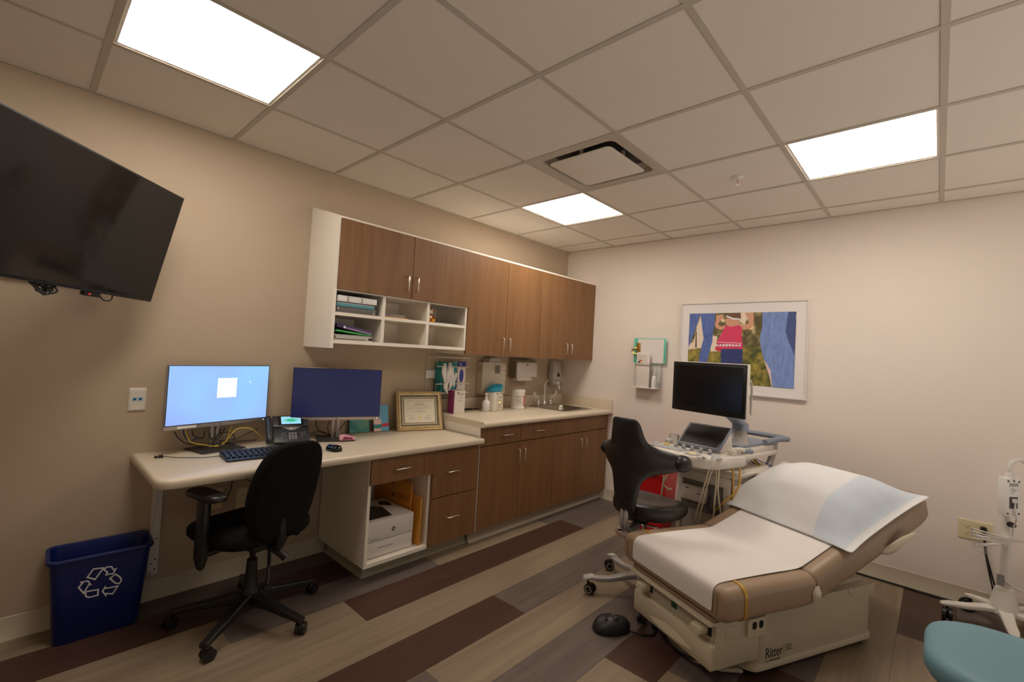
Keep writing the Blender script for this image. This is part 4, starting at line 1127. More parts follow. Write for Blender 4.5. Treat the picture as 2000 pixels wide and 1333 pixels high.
qy0 = (P4[0].y + P4[3].y) / 2; qy1 = (P4[1].y + P4[2].y) / 2; qz1 = (P4[0].z + P4[1].z) / 2; qz0 = P4[2].z
b = MB(); b.box(-.0212, -.0203, qy1, qy0, qz0, qz1); pr_ = b.build('photo_print', 'meadow', t)
layer = [0]
def patch(name, mt, pts):
    layer[0] += 1
    x = -.0212 - layer[0] * .00012
    q = []
    for a, e in pts:
        p = at(*cp(a, e), x=x)
        q.append((min(max(p.y, qy1), qy0), min(max(p.z, qz0), qz1)))
    vs = [V((x, y, z)) for y, z in q]
    me = bpy.data.meshes.new(name); me.from_pydata([tuple(v) for v in vs], [], [tuple(f) for f in tessellate_polygon([vs])]); me.materials.append(M[mt])
    o = bpy.data.objects.new(name, me); COL.objects.link(o); o.parent = pr_
    return o
patch('sky', 'sky_print', [(690, 500), (720, 380), (760, 240), (800, 500), (790, 560), (640, 580), (640, 530)])
patch('sky', 'sky_print', [(1160, 214), (1215, 212), (1225, 270), (1200, 330), (1150, 300)])
patch('sky', 'sky_print', [(860, 540), (880, 440), (930, 450), (910, 560), (960, 600), (860, 600)])
patch('tree_trunk', 'trunk', [(705, 560), (712, 400), (722, 400), (722, 560)])
patch('jeans', 'denim', [(645, 221), (757, 219), (740, 300), (700, 400), (660, 510), (640, 560)])
patch('jeans', 'denim', [(762, 219), (906, 216), (900, 330), (884, 420), (878, 500), (850, 600), (822, 714), (735, 714), (760, 590), (790, 470), (775, 360)])
patch('arm', 'skin', [(912, 240), (985, 225), (992, 262), (955, 290), (938, 330), (965, 350), (1005, 335), (1012, 368), (960, 384), (915, 365), (903, 330), (918, 275)])
patch('arm', 'skin', [(1208, 214), (1288, 212), (1294, 260), (1290, 330), (1262, 368), (1200, 382), (1165, 372), (1172, 335), (1215, 330), (1245, 312), (1240, 270), (1215, 240)])
patch('neck', 'skin', [(1015, 265), (1150, 285), (1150, 340), (1060, 355), (1010, 330)])
patch('hair', 'hair', [(1022, 216), (1162, 213), (1165, 262), (1145, 290), (1060, 275), (1020, 250)])
patch('headband', 'white_print', [(1018, 236), (1085, 262), (1152, 268), (1150, 285), (1080, 280), (1020, 256)])
patch('top', 'pink_top', [(1010, 340), (1060, 352), (1148, 335), (1175, 360), (1172, 430), (1186, 574), (905, 572), (930, 490), (980, 400)])
patch('top_border', 'white_print', [(928, 503), (1176, 515), (1177, 520), (928, 508)])
for k in range(8):
    cx_ = 926 + k * 32; patch('flower', 'white_print', [(cx_ + 13*math.cos(q) * (1 + .4*math.sin(3*q + k)), 538 + 13*math.sin(q) * (1 + .3*math.cos(2*q + k))) for q in [2*PI*j/8 for j in range(8)]])
patch('red_shape', 'red_print', [(905, 572), (975, 572), (965, 600), (920, 592)])
patch('child_jeans', 'denim_dark', [(965, 576), (1182, 576), (1178, 714), (1182, 780), (965, 780)])
patch('jeans', 'denim_light', [(1380, 207), (1717, 200), (1697, 973), (1480, 968), (1450, 860), (1395, 690), (1365, 560), (1352, 460), (1378, 350)])
patch('jeans', 'denim_shade', [(1640, 202), (1717, 200), (1708, 520), (1700, 640), (1650, 520), (1610, 400)])
patch('seam', 'skin_pink', [(1395, 690), (1400, 690), (1470, 800), (1462, 806), (1478, 955), (1470, 955), (1445, 830), (1430, 790)])
# clip board holder
t = thing('chart_holder', 'clear acrylic wall holder with a small white shelf', 'wall holder')
ya, yb_ = -.888, -1.135
b = MB(); b.box(-.10, -.002, yb_, ya, 1.150, 1.155); b.box(-.008, -.002, yb_, ya, 1.155, 1.43)
b.build('shelf', 'white', t)
b = MB(); b.box(-.098, -.095, yb_, ya - .03, 1.384 - .014, 1.384); b.box(-.098, -.0, yb_ - .002, yb_ + .001, 1.155, 1.385); b.box(-.098, -.0, ya - .0315, ya - .0285, 1.155, 1.385); b.build('front_lip', 'clear', t)
t = thing('clipboard', 'mint green clipboard with a brass clip and papers in the wall holder', 'clipboard', (-.03, -1.02, 1.385))
b = MB(); b.box(-.004, .0, -.165, .155, .0, .235, bev=.002); b.build('board', 'mint', t)
b = MB(); b.box(-.0062, -.0045, -.145, .115, .003, .228); b.build('paper', 'paper', t)
b = MB(); b.box(-.012, -.0065, .085, .125, .03, .19, bev=.002); b.tube([(-.012, .12, .08), (-.02, .15, .09), (-.02, .165, .11), (-.02, .15, .13), (-.012, .12, .14)], .007, n=8); b.build('clip', 'brass', t)
t = thing('document_pouch', 'white printed booklet with a hazard diamond standing in the wall holder', 'booklet', (-.07, -.985, 1.1555))
bx('cover', 'carton', (-.012, 0, -.068, .062, 0, .33), t, .002)
b = MB()
for k in range(5): b.box(-.0128, -.0121, -.05 + .01 * (k % 2), .045, .30 - k * .012, .302 - k * .012)
b.build('lettering', 'grey_text', t)
b = MB()
for (dy, dz_, m_) in ((0, .014, 1), (.014, 0, 0), (-.014, 0, 2), (0, -.014, 3)):
    b.mi = m_; c = V((-.0129, .022 + dy, .235 + dz_)); b.face([c + V((0, .012, 0)), c + V((0, 0, .012)), c + V((0, -.012, 0)), c + V((0, 0, -.012))])
b.build('hazard_diamond', ['navy', 'red_print', 'yellow_note', 'carton'], t)
t = thing('spray_bottle', 'small white bottle on the shelf of the wall holder', 'bottle', (-.055, -1.098, 1.1555))
MB().lathe([(.024, 0.0005), (.027, .006), (.027, .09), (.018, .11), (.012, .118)]).build('body', 'white', t)
b = MB(); b.cyl((0, 0, .118), (0, 0, .14), .014); b.tube([(0, -.03, .12), (0, -.035, .09), (0, -.03, .05)], .006, n=8); b.build('cap', 'carton', t)
# outlet with plugs
AXR = (0, -1, 0)
t, c, n = wall_plate('power_outlet', 'double ivory power outlet with plugs low on the right wall', 'power outlet', (0, -3.215, .465), AXR, UPZ, .155, .122)
b = MB()
o1 = V(c) + V(AXR) * -.036
outlet(b, o1, AXR, UPZ, n); b.build('socket', ['ivory', 'void'], t)
b = MB(); outlet(b, V(c) + V(AXR) * .036, AXR, UPZ, n); b.build('socket', ['ivory', 'void'], t)
t = thing('power_plug', 'two black plugs with twin black cords running down to the floor', 'power plug')
b = MB()
for s in (-1, 1): b.cyl((-.009, -3.25, .465 + s*.021), (-.035, -3.25, .465 + s*.021), .017, .014)
b.build('plug_body', 'black', t)
b = MB()
b.tube([(-.035, -3.25, .486), (-.055, -3.252, .46), (-.055, -3.255, .38), (-.05, -3.275, .25), (-.04, -3.30, .10), (-.03, -3.29, .02), (-.022, -3.1, .006), (-.02, -2.85, .006), (-.018, -2.6, .006)], .0045, n=8)
b.tube([(-.035, -3.25, .444), (-.05, -3.255, .42), (-.05, -3.262, .35), (-.045, -3.29, .22), (-.03, -3.32, .08), (-.022, -3.30, .02), (-.034, -3.12, .006), (-.032, -2.87, .006), (-.030, -2.6, .006)], .0045, n=8)
b.build('cord', 'cable_black', t)
bx('cord_tag', 'clear', (-.062, -.045, -3.268, -3.24, .35, .385), t, .002)
# ------------------------------------------------------------------ recycling bin
t = thing('recycling_bin', 'dark blue recycling bin with a white recycling symbol against the wall', 'recycling bin', (-3.765, -.122, 0), math.radians(-2))
def binring(w, d, z, r=.035): return [V((a, e, z)) for a, e in rrect(w, d, r, 5)]
b = MB()
b.loft([binring(.295, .165, .001), binring(.30, .17, .006), binring(.355, .205, .365), binring(.372, .222, .366), binring(.378, .228, .372), binring(.378, .228, .380), binring(.372, .222, .384), binring(.352, .202, .383), binring(.345, .196, .375), binring(.292, .16, .010)], cap=False)
b.f([b.v(p) for p in binring(.295, .165, .001)][::-1]); b.f([b.v(p) for p in binring(.292, .16, .010)])
bn = b.build('bin_body', 'blue_bin', t)
# recycling symbol: three folded outline arrows
b = MB()
sl = math.atan2((.205 - .17) / 2, .36)
cc = V((0.005, -.0985, .225))
up = V((0, -math.sin(sl), math.cos(sl))); ax = V((1, 0, 0)); nn = ax.cross(up)
SC = 1.0
def outline(poly, wd=.10):
    n = len(poly); ctr = V((sum(p[0] for p in poly) / n, sum(p[1] for p in poly) / n))
    P = [V(p) for p in poly]; I = []
    area = sum(P[k].x * P[(k+1) % n].y - P[(k+1) % n].x * P[k].y for k in range(n))
    if area < 0: P = P[::-1]
    for k in range(n):
        p0, p1, p2 = P[k-1], P[k], P[(k+1) % n]
        e1 = (p1 - p0).normalized(); e2 = (p2 - p1).normalized()
        n1 = V((-e1.y, e1.x)); n2 = V((-e2.y, e2.x)); q = (n1 + n2)
        q = q.normalized() if q.length > 1e-4 else n1
        I.append(p1 + q * wd / max(.45, q.dot(n1)))
    o3 = [cc + ax * p.x * SC + up * p.y * SC + nn * .0012 for p in P]; i3 = [cc + ax * p.x * SC + up * p.y * SC + nn * .0012 for p in I]
    for k in range(n):
        b.face([o3[k], o3[(k+1) % n], i3[(k+1) % n], i3[k]])
# the mark's six outlined shapes, measured on the bin's front
SYM = [[(612, 200), (690, 190), (627, 278), (568, 262)],
       [(675, 207), (702, 186), (735, 183), (750, 203), (770, 194), (745, 237), (688, 247), (700, 228)],
       [(714, 266), (760, 231), (795, 256), (801, 280), (784, 304), (752, 300)],
       [(782, 310), (742, 372), (702, 371), (697, 388), (668, 352), (692, 314), (700, 327)],
       [(556, 366), (570, 350), (652, 334), (649, 380), (584, 397), (562, 390)],
       [(524, 290), (582, 278), (606, 313), (590, 309), (551, 373), (512, 328), (537, 300)]]
for poly in SYM:
    q = []
    for a_, e_ in poly:
        p = at(a_ * .3, 1050 + e_ * .3, y=-.222) - V((-3.765, -.122, 0)); q.append((p.x - cc.x, (p.z - cc.z)))
    outline(q, .0058)
b.build('recycling_symbol', 'white_print', bn)

# ------------------------------------------------------------------ casters
def caster(parent, x, y, a, r=.027, mt='black', name='caster', top=.075, ring=None):
    """twin wheel caster with its stem at (x, y)"""
    b = MB(); d = V((math.cos(a), math.sin(a), 0)); s = V((-d.y, d.x, 0)); c = V((x, y, r + .0005)) + d * .015
    b.mi = 0
    for q in (-1, 1): b.cyl(c + s * q * .006, c + s * q * .022, r, r, n=20); b.cyl(c + s * q * .022, c + s * q * .0235, r * .8, r * .5, n=20)
    b.mi = 0
    b.ball(c + V((0, 0, .006)) - d * .004, .024, .012, r * .9, rot=Matrix.Rotation(a, 3, 'Z'))
    b.cyl((x, y, r), (x, y, top), .006)
    if ring:
        b.mi = 1
        for q in (-1, 1): b.lathe([(r * .72, 0), (r * .72, .001), (r * .56, .001), (r * .56, 0)], o=c + s * q * .0237, axis=s * q, n=18, cap=False)
    return b.build(name, [mt, ring or mt], parent)
# ------------------------------------------------------------------ office chair
t = thing('office_chair', 'black fabric office chair with armrests turned in to the desk', 'office chair', (-3.228, -.514, 0), math.radians(15))
# local +y is the way the chair faces
for k in range(5):
    a = math.radians(-66.3 + 72 * k - 15)
    d = V((math.cos(a), math.sin(a), 0)); s = V((-d.y, d.x, 0))
    b = MB(); rings = []
    for q, w, z, h in ((.025, .030, .115, .055), (.10, .026, .108, .045), (.20, .021, .092, .034), (.30, .018, .078, .026), (.335, .018, .074, .022)):
        c = d * q + V((0, 0, z)); rings.append([c + s * aa * w / .03 + V((0, 0, e)) for aa, e in rrect(.06, h, .008, 3)])
    b.loft(rings); b.build('base_leg', 'black', t)
    caster(t, d.x * .325, d.y * .325, a + [2.0, .4, -.8, 1.0, 2.6][k])
MB().lathe([(.045, .085), (.05, .10), (.048, .135), (.035, .15), (.03, .20), (.028, .21), (.024, .30)]).build('gas_lift', 'black', t)
MB().cyl((0, 0, .30), (0, 0, .40), .014).build('piston', 'black_gloss', t)
b = MB(); b.box(-.09, .09, -.14, .10, .385, .425, bev=.012); b.tube([(.0, -.12, .39), (.02, -.17, .37), (.04, -.20, .34)], .018, n=10); b.tube([(-.09, .03, .40), (-.22, .05, .40)], .007, n=8)
b.tube([(.02, -.10, .36), (-.02, -.16, .27), (-.045, -.19, .235)], .008, n=8); b.box(-.065, -.03, -.205, -.17, .22, .245, bev=.004)
b.build('tilt_mechanism', 'black', t)
b = MB(); rings = []
for z, sw in ((.425, .80), (.435, .94), (.455, 1.0), (.485, 1.0), (.50, .95), (.508, .80), (.510, .4)):
    rings.append([V((a * sw, e * sw + .03, z - .018 * max(0, (e / .23)) ** 3)) for a, e in rrect(.47, .46, .13, 6)])
b.loft(rings); b.build('seat', 'fabric', t, smooth=60)
# backrest
b = MB(); rings = []
prof = [(-.235, .09, .05), (-.225, .120, .055), (-.19, .148, .06), (-.12, .172, .068), (-.04, .184, .07), (.05, .182, .068), (.13, .168, .062), (.18, .145, .055), (.212, .112, .048), (.228, .065, .036)]
for h, w, th_ in prof:
    zz = .70 + h
    lean = -.215 - .035 * math.sin((h + .1) * 5) + (-.05 if h > 0 else 0) * (h / .25)
    pts = []
    for a, e in rrect(2 * w, th_, th_ * .45, 4):
        pts.append(V((a, lean + e + .35 * (a * a) / .4 , zz)))
    rings.append(pts)
b.loft(rings); b.build('backrest', 'fabric', t, smooth=70, subsurf=1)
b = MB(); b.tube([(0, -.10, .40), (0, -.19, .41), (0, -.205, .46), (0, -.200, .58)], .022, n=10); b.build('back_support', 'black', t)
for s in (-1, 1):
    b = MB(); b.tube([(s*.10, .0, .415), (s*.22, .01, .405), (s*.25, .01, .43)], .02, n=10); b.box(s*.25 - .016, s*.25 + .016, -.03, .04, .38, .665, bev=.008)
    b.ball((s*.25, .005, .385), .018, .036, .05)
    am = b.build('armrest', 'black', t)
    b = MB(); b.loft([[V((s*.245 + a * k, e * k + .0, z)) for a, e in rrect(.085, .245, .04, 6)] for z, k in ((.663, .86), (.668, .98), (.682, 1.0), (.692, .94), (.696, .75))]); b.build('arm_pad', 'leather', am, smooth=60)

# ------------------------------------------------------------------ saddle stool
SF = math.atan2(-.10, .99)
t = thing('saddle_stool', 'black leather saddle stool with wing shaped backrest by the ultrasound machine', 'stool', (-1.46, -1.745, 0), SF)
# local +x is the way it faces
Rz = Matrix.Rotation(-SF, 3, 'Z')
for k in range(5):
    a = math.atan2(.238, -.241) + 2 * PI / 5 * k - SF
    d = V((math.cos(a), math.sin(a), 0)); s = V((-d.y, d.x, 0))
    b = MB(); rings = []
    for q, w, z, h in ((.02, .06, .115, .03), (.10, .05, .105, .028), (.20, .042, .085, .026), (.27, .046, .084, .024), (.31, .052, .096, .016), (.345, .050, .088, .012), (.36, .03, .078, .008)):
        c = d * q + V((0, 0, z)); rings.append([c + s * aa + V((0, 0, e)) for aa, e in rrect(w, h, .006, 3)])
    b.loft(rings); lg = b.build('base_leg', 'base_grey', t, smooth=50)
    b = MB()
    for q in range(7):
        c = d * (.295 + q * .009) + V((0, 0, .1035 - max(0, q - 2) * .0022)); b.loft([[c + s * u_ + d * w_ + V((0, 0, h_)) for u_, w_ in ((-.022, -.0015), (.022, -.0015), (.022, .0015), (-.022, .0015))] for h_ in (0, .0016)])
    b.build('foot_grip', 'white', lg)
    caster(t, d.x * .325, d.y * .325, a + [2.4, 2.9, .3, 2.0, 1.2][k], r=.03, ring='base_grey', top=.08)
MB().lathe([(.04, .10), (.042, .13), (.03, .15), (.026, .20), (.026, .36), (.02, .36), (.014, .362), (.014, .47)]).build('gas_lift', 'chrome', t)
b = MB(); b.tube([V((.16 * math.cos(q), .16 * math.sin(q), .36)) for q in [2*PI*k/16 for k in range(16)]], .007, n=8, closed=True, sub=3)
for q in range(3): b.tube([(.03*math.cos(q*2.1), .03*math.sin(q*2.1), .36), (.16*math.cos(q*2.1), .16*math.sin(q*2.1), .36)], .006, n=6)
b.build('foot_ring', 'chrome', t)
b = MB(); b.box(-.12, .10, -.07, .07, .455, .49, bev=.01); b.build('seat_plate', 'black', t)
# saddle seat: dip along the middle, raised sides, prow at the front
rings = []
NU, NVv = 28, 9
def seat_pt(q, lvl):
    """q: angle, lvl: 0 bottom rim .. 1 top centre"""
    ca, sa = math.cos(q), math.sin(q)
    ex = .215 * (abs(ca) ** .75) * (1 if ca > 0 else -1); ey = .205 * (abs(sa) ** .75) * (1 if sa > 0 else -1)
    if ca < 0: ey *= 1 - .18 * ca * ca
    return ex, ey
b = MB()
for lvl, k, z in ((0, .70, .478), (1, .90, .482), (2, 1.0, .50), (3, 1.02, .525), (4, .98, .548), (5, .90, .560), (6, .72, .566), (7, .45, .562), (8, .2, .558), (9, .02, .556)):
    ring = []
    for j in range(NU):
        q = 2*PI*j/NU; ex, ey = seat_pt(q, lvl); x, y = ex * k, ey * k
        dz = 0
        if lvl >= 3: dz = -.018 * max(0, x / .2) ** 2 + .022 * (abs(y) / .2) ** 2 * (1 - max(0, x) / .3) - .006 * math.exp(-(x * x) / .01) + .015 * max(0, -x / .2) ** 2
        ring.append(V((x + .045, y, z + dz)))
    rings.append(ring)
b.loft(rings); b.build('seat', 'leather', t, smooth=80, subsurf=1)
# backrest: tall spine with two wings
def back_sec(z):
    """(half width, centre x, thickness, forward curl) at height z"""
    return None
tbl = [(.50, .045, -.185, .05, 0), (.56, .062, -.200, .055, 0), (.62, .075, -.212, .055, .00), (.68, .088, -.218, .05, .01), (.735, .100, -.222, .05, .02), (.762, .14, -.223, .05, .06),
       (.782, .21, -.224, .05, .12), (.800, .262, -.226, .055, .17), (.84, .272, -.228, .058, .18), (.880, .262, -.230, .055, .17), (.902, .20, -.233, .048, .12), (.925, .132, -.236, .048, .05), (.96, .115, -.240, .046, .025), (1.01, .102, -.245, .042, .02), (1.05, .094, -.250, .036, .01), (1.068, .080, -.252, .026, 0), (1.074, .062, -.252, .014, 0)]
b = MB(); rings = []
NN = 12
for z, hw, cx_, th_, curl in tbl:
    top, bot = [], []
    for k in range(NN + 1):
        q = -1 + 2 * k / NN; y = hw * q; f = curl * (abs(q) ** 1.8); ed = (1 - abs(q) ** 6) ** .5 if abs(q) < 1 else .0
        ed = max(ed, .12)
        top.append(V((cx_ + f - th_ / 2 * ed, y, z))); bot.append(V((cx_ + f + th_ / 2 * ed, y, z)))
    rings.append(top + bot[::-1])
b.loft(rings); bk = b.build('backrest', 'leather', t, smooth=80, subsurf=1)
for s in (-1, 1):
    b = MB(); b.ball((-.048, s*.250, .84), .056, .052, .047); b.build('wing_tip_pad', 'leather', bk)
b = MB()
for o_ in (-.014, .014): b.tube([(-.195, o_, .60), (-.215, o_, .52), (-.215, o_, .46), (-.17, o_, .42), (-.08, o_, .44), (-.02, o_, .47)], .014, n=10)
b.build('back_tube', 'base_grey', t, smooth=80)
b = MB(); b.cyl((-.24, -.012, .60), (-.252, -.012, .60), .02, .017); b.build('adjuster_knob', 'black', t)
# ------------------------------------------------------------------ exam table
TA = math.atan2(-.410, .912)
t = thing('exam_table', 'tan upholstered powered exam table on a cream base', 'exam table', (-1.76, -2.44, 0), TA)
# local x runs to the head end, local y away from the camera side; the near side of the base is y = 0
YC, YW = .25, .345
def cushion_sec(w, th_, r=.045, dip=.006, n=6):
    pts = []
    for a, e in rrect(w, th_, r, n):
        if e > 0: e -= dip * max(0, 1 - (abs(a) / (w / 2 - .05)) ** 4)
        pts.append((a, e))
    return pts
def sweep(stations, w, sec_kw={}):
    """stations: (x, z, tilt in radians, thickness factor, width factor)"""
    rings = []
    for x, z, tl_, kt, kw in stations:
        n_ = V((-math.sin(tl_), 0, math.cos(tl_)))
        rings.append([V((x, YC, z)) + V((0, a * kw, 0)) + n_ * e * kt for a, e in cushion_sec(w, .150, **sec_kw)])
    return rings
b = MB()
zc = .396
st = [(-.288, zc, 0, .60, .955), (-.284, zc, 0, .78, .975), (-.272, zc, 0, .92, .99), (-.25, zc, 0, 1, 1), (-.1, zc, 0, 1, 1), (.1, zc - .004, 0, 1, 1), (.22, zc - .006, 0, 1, 1), (.262, zc - .004, .10, .98, 1), (.278, zc - .002, .16, .92, .995), (.284, zc, .165, .8, .98)]
b.loft(sweep(st, .69)); sc_ = b.build('seat_cushion', 'vinyl', t, smooth=70)
BT = math.radians(18.8)
def bk(s, off=0.0):
    """point on the backrest's centre line, s metres up from the hinge"""
    return V((.275 + s * math.cos(BT) - off * math.sin(BT), YC, .392 + s * math.sin(BT) + off * math.cos(BT)))
st = []
for s, kt, kw in ((.012, .82, .985), (.018, .95, .995), (.03, 1, 1), (.3, 1.04, 1), (.6, 1.08, 1), (.87, 1.1, 1), (.915, 1.08, .99), (.945, .98, .975), (.960, .80, .95), (.965, .62, .93)):
    p = bk(s); st.append((p.x, p.z, BT, kt, kw))
b = MB(); b.loft(sweep(st, .69)); b.build('back_cushion', 'vinyl', t, smooth=70)
bx('foot_pad', 'vinyl_dark', (-.272, .0, -.02, .52, .300, .3195), t, .006)
# seams at the cushion's front corners
b = MB()
for y in (YC - .30, YC + .30): b.tube([(-.2895, y, .43), (-.290, y, .40), (-.2895, y, .352)], .002, n=6)
b.build('seam', 'vinyl_dark', sc_)
# gold elastic strap round the seat cushion
b = MB()
ring = lambda x, g: [V((x, YC + a * (1 + g / .345), zc + e * (1 + g / .075))) for a, e in cushion_sec(.69, .150)]
r1, r2 = ring(-.182, .0035), ring(-.164, .0035); r0, r3 = ring(-.182, -.001), ring(-.164, -.001)
b.loft([r0, r1, r2, r3], cap=False)
b.build('strap', 'gold', t, smooth=60)
bx('frame', 'cream_pl', (-.262, .30, -.015, .515, .302, .312), t) if False else None
b = MB(); b.box(-.22, .84, .04, .46, .28, .3195); b.X = Matrix.Translation((.275, 0, .392 - .075)) @ Matrix.Rotation(-BT, 4, 'Y'); b.box(.05, .80, .04, .46, -.03, -.004); b.build('under_frame', 'cream_pl2', t)
# base: skirted chassis
b = MB()
def skirt(x0, x1, y0, y1, z, r=.05):
    return [V(((x0+x1)/2 + a, (y0+y1)/2 + e, z)) for a, e in rrect(x1 - x0, y1 - y0, r, 5)]
b.loft([skirt(.012, .885, 0, .50, .052, .06), skirt(.012, .885, 0, .50, .300, .06)])
b.loft([skirt(-.03, .89, -.012, .512, .028, .07), skirt(-.03, .89, -.012, .512, .040, .07), skirt(.0, .885, -.004, .504, .052, .06)])
b1 = b.build('base', 'cream_pl2', t, smooth=50)
b = MB()
for x in (.05, .45, .80):
    for y in (.03, .47): b.cyl((x, y, 0.0005), (x, y, .028), .02)
b.box(.03, .85, .03, .47, .012, .03)
b.build('foot', 'dark_grey', t)
# rounded base plate showing under the drawer
b = MB(); out_ = [(-.03, .02), (-.12, .06), (-.19, .15), (-.21, .25), (-.19, .35), (-.12, .44), (-.03, .48)]
b.prism(out_, (0, 0, .012), (1, 0, 0), (0, 1, 0), .018); b.build('front_plate', 'cream_pl2', t, bevel=.006)
# drawer box, shelf, tray rail
bx('drawer_housing', 'cream_pl', (-.243, .02, -.012, .508, .090, .2935), t, .004)
b = MB(); b.loft([[V((x, (y0_+y1_)/2 + a, (z0_+z1_)/2 + e)) for a, e in rrect(y1_ - y0_, z1_ - z0_, .012, 4)] for x, y0_, y1_, z0_, z1_ in ((-.244, -.014, .510, .088, .196), (-.262, -.014, .510, .088, .196), (-.267, -.009, .505, .093, .191))])
dr = b.build('drawer', 'cream_pl', t, smooth=50)
b = MB(); rings = []
for k in range(13):
    q = k / 12; y = .09 + .30 * q; dp_ = .016 * math.sin(PI * q)
    rings.append([V((-.2665, y, .108)), V((-.2665 - dp_, y, .112)), V((-.2665 - dp_ * .9, y, .120)), V((-.2665, y, .118 + 1.9 * dp_))])
b.loft(rings); b.build('handle', 'cream_pl', dr, smooth=60)
b = MB(); b.box(-.250, -.243, -.006, .502, .205, .286, bev=.002); b.build('shelf_recess', 'toe', t)
bx('tray_rail', 'cream_pl', (-.292, -.236, -.022, .520, .286, .3005), t, .004)
for y in (.055, .43):
    b = MB(); b.cyl((-.30, y - .025, .247), (-.30, y + .025, .247), .018, n=18) if False else b.loft([[V((x, y + a, .245 + e)) for a, e in rrect(w, h, .012, 4)] for x, w, h in ((-.245, .062, .036), (-.292, .060, .036), (-.302, .052, .028))]); b.build('stirrup_end', 'cream_pl', t, smooth=60)
b = MB(); b.box(-.253, -.249, .006, .03, .225, .268); b.box(-.253, -.249, .385, .400, .225, .262); b.build('slot', 'void', t)
bx('power_switch', 'green_sw', (-.2535, -.2495, .215, .250, .232, .268), t, .001)
# outlet box and cover on the near side
b = MB(); b.loft([[V((-.01 + a, y, .245 + e)) for a, e in rrect(.118, .078, .010, 4)] for y in (-.0115, -.026)]); ob = b.build('outlet_box', 'cream_pl', t)
b = MB()
for x in (-.030, .012): b.prism(rrect(.026, .034, .012, 4), (x, -.0262, .253), (1, 0, 0), (0, 0, 1), .001)
b.build('socket', 'void', ob)
bx('access_cover', 'cream_pl', (-.19, -.09, -.0135, -.011, .208, .262), t, .0008)
# writing on the base
fm = lambda x, z: frame_m((x, -.0012, z), (1, 0, 0), (0, 0, 1))
font_obj('lettering', 'Ritter', .066, 'dark_text', fm(.078, .070), b1, sx=.74)
font_obj('lettering', 'by MIDMARK', .017, 'dark_text', fm(.084, .048), b1)
font_obj('lettering', '223', .027, 'grey_text', fm(.212, .092), b1)
bx('divider_line', 'grey_text', (.202, .2028, -.0014, -.0002, .068, .118), b1)
bx('small_print', 'grey_text', (.213, .262, -.0014, -.0002, .082, .086), b1)
b = MB(); b.box(.085, .125, -.0014, -.0002, .157, .158); b.box(.088, .118, -.0014, -.0002, .150, .151); b.build('rating_label', 'white', b1)
# side pieces
b = MB(); b.loft([[V((x, y, z)) for y, z in ((YC - YW - .002, zz - hh), (YC - YW - .016 * kk - .002, zz - hh * .3), (YC - YW - .016 * kk - .002, zz + hh * .3), (YC - YW - .002, zz + hh))] for x, zz, hh, kk in ((.245, .375, .012, .4), (.262, .375, .040, 1), (.285, .380, .038, .9), (.296, .385, .012, .3))]); b.build('hinge_cap', 'cream_pl', t, smooth=60)
b = MB(); rings = []
for q, h_, o_ in ((0, .016, .002), (.06, .042, .028), (.12, .038, .042), (.18, .020, .048), (.235, .007, .050)):
    p = bk(.495 + q, -.045 + (.02 if q > .1 else 0)); rings.append([V((p.x, YC - YW - o_ + dy, p.z + dz_)) for dy, dz_ in ((.02, -h_), (0, -h_ * .6), (0, h_ * .6), (.02, h_))])
b.loft(rings); b.build('side_handle', 'cream_pl', t, smooth=60, subsurf=1)
b = MB(); b.prism([(.66, .30), (.70, .258), (.88, .262), (.88, .30)], (0, -.0006, 0), (1, 0, 0), (0, 0, 1), .002)
b.tube([(.655, -.001, .312), (.675, -.001, .285), (.70, -.001, .268), (.88, -.001, .272)], .0014, n=4); b.build('rear_cover', 'cream_pl2', t)
b = MB(); b.X = Matrix.Translation((.48, .08, .30)) @ Matrix.Rotation(-BT, 4, 'Y'); b.box(0, .42, 0, .34, .005, .03); b.build('back_lift_frame', 'cream_pl2', t)
# paper strip over the middle
def pap(x, z, n=None): return [V((x, yy, z)) for yy in PY_]
PY_ = [-.03 + .532 * k / 16 for k in range(17)]
rows = []
rs = random.Random(5)
for x, z in ((-.293, .352), (-.2935, .372), (-.2935, .40), (-.2925, .43), (-.287, .452), (-.272, .4655), (-.25, .4712), (-.20, .4716), (-.12, .4716), (0, .4712), (.1, .4692), (.19, .4668), (.235, .467), (.262, .4705)):
    rows.append([V((x, yy, z + .0030 + rs.uniform(0, .001))) for yy in PY_])
for s in (.035, .08, .14, .22, .30, .40, .52, .64, .76):
    p = bk(s, .0775 + .003 * s)
    rows.append([V((p.x, yy, p.z + .0030 + rs.uniform(0, .001))) for yy in PY_])
b = MB(); b.sheet(rows)
pp = tag(b.build('paper_sheet', 'paper', None, smooth=80, solid=.0012, subsurf=1), 'long white paper sheet covering the exam table cushions', 'paper sheet')
pp.location = t.location; pp.rotation_euler = t.rotation_euler
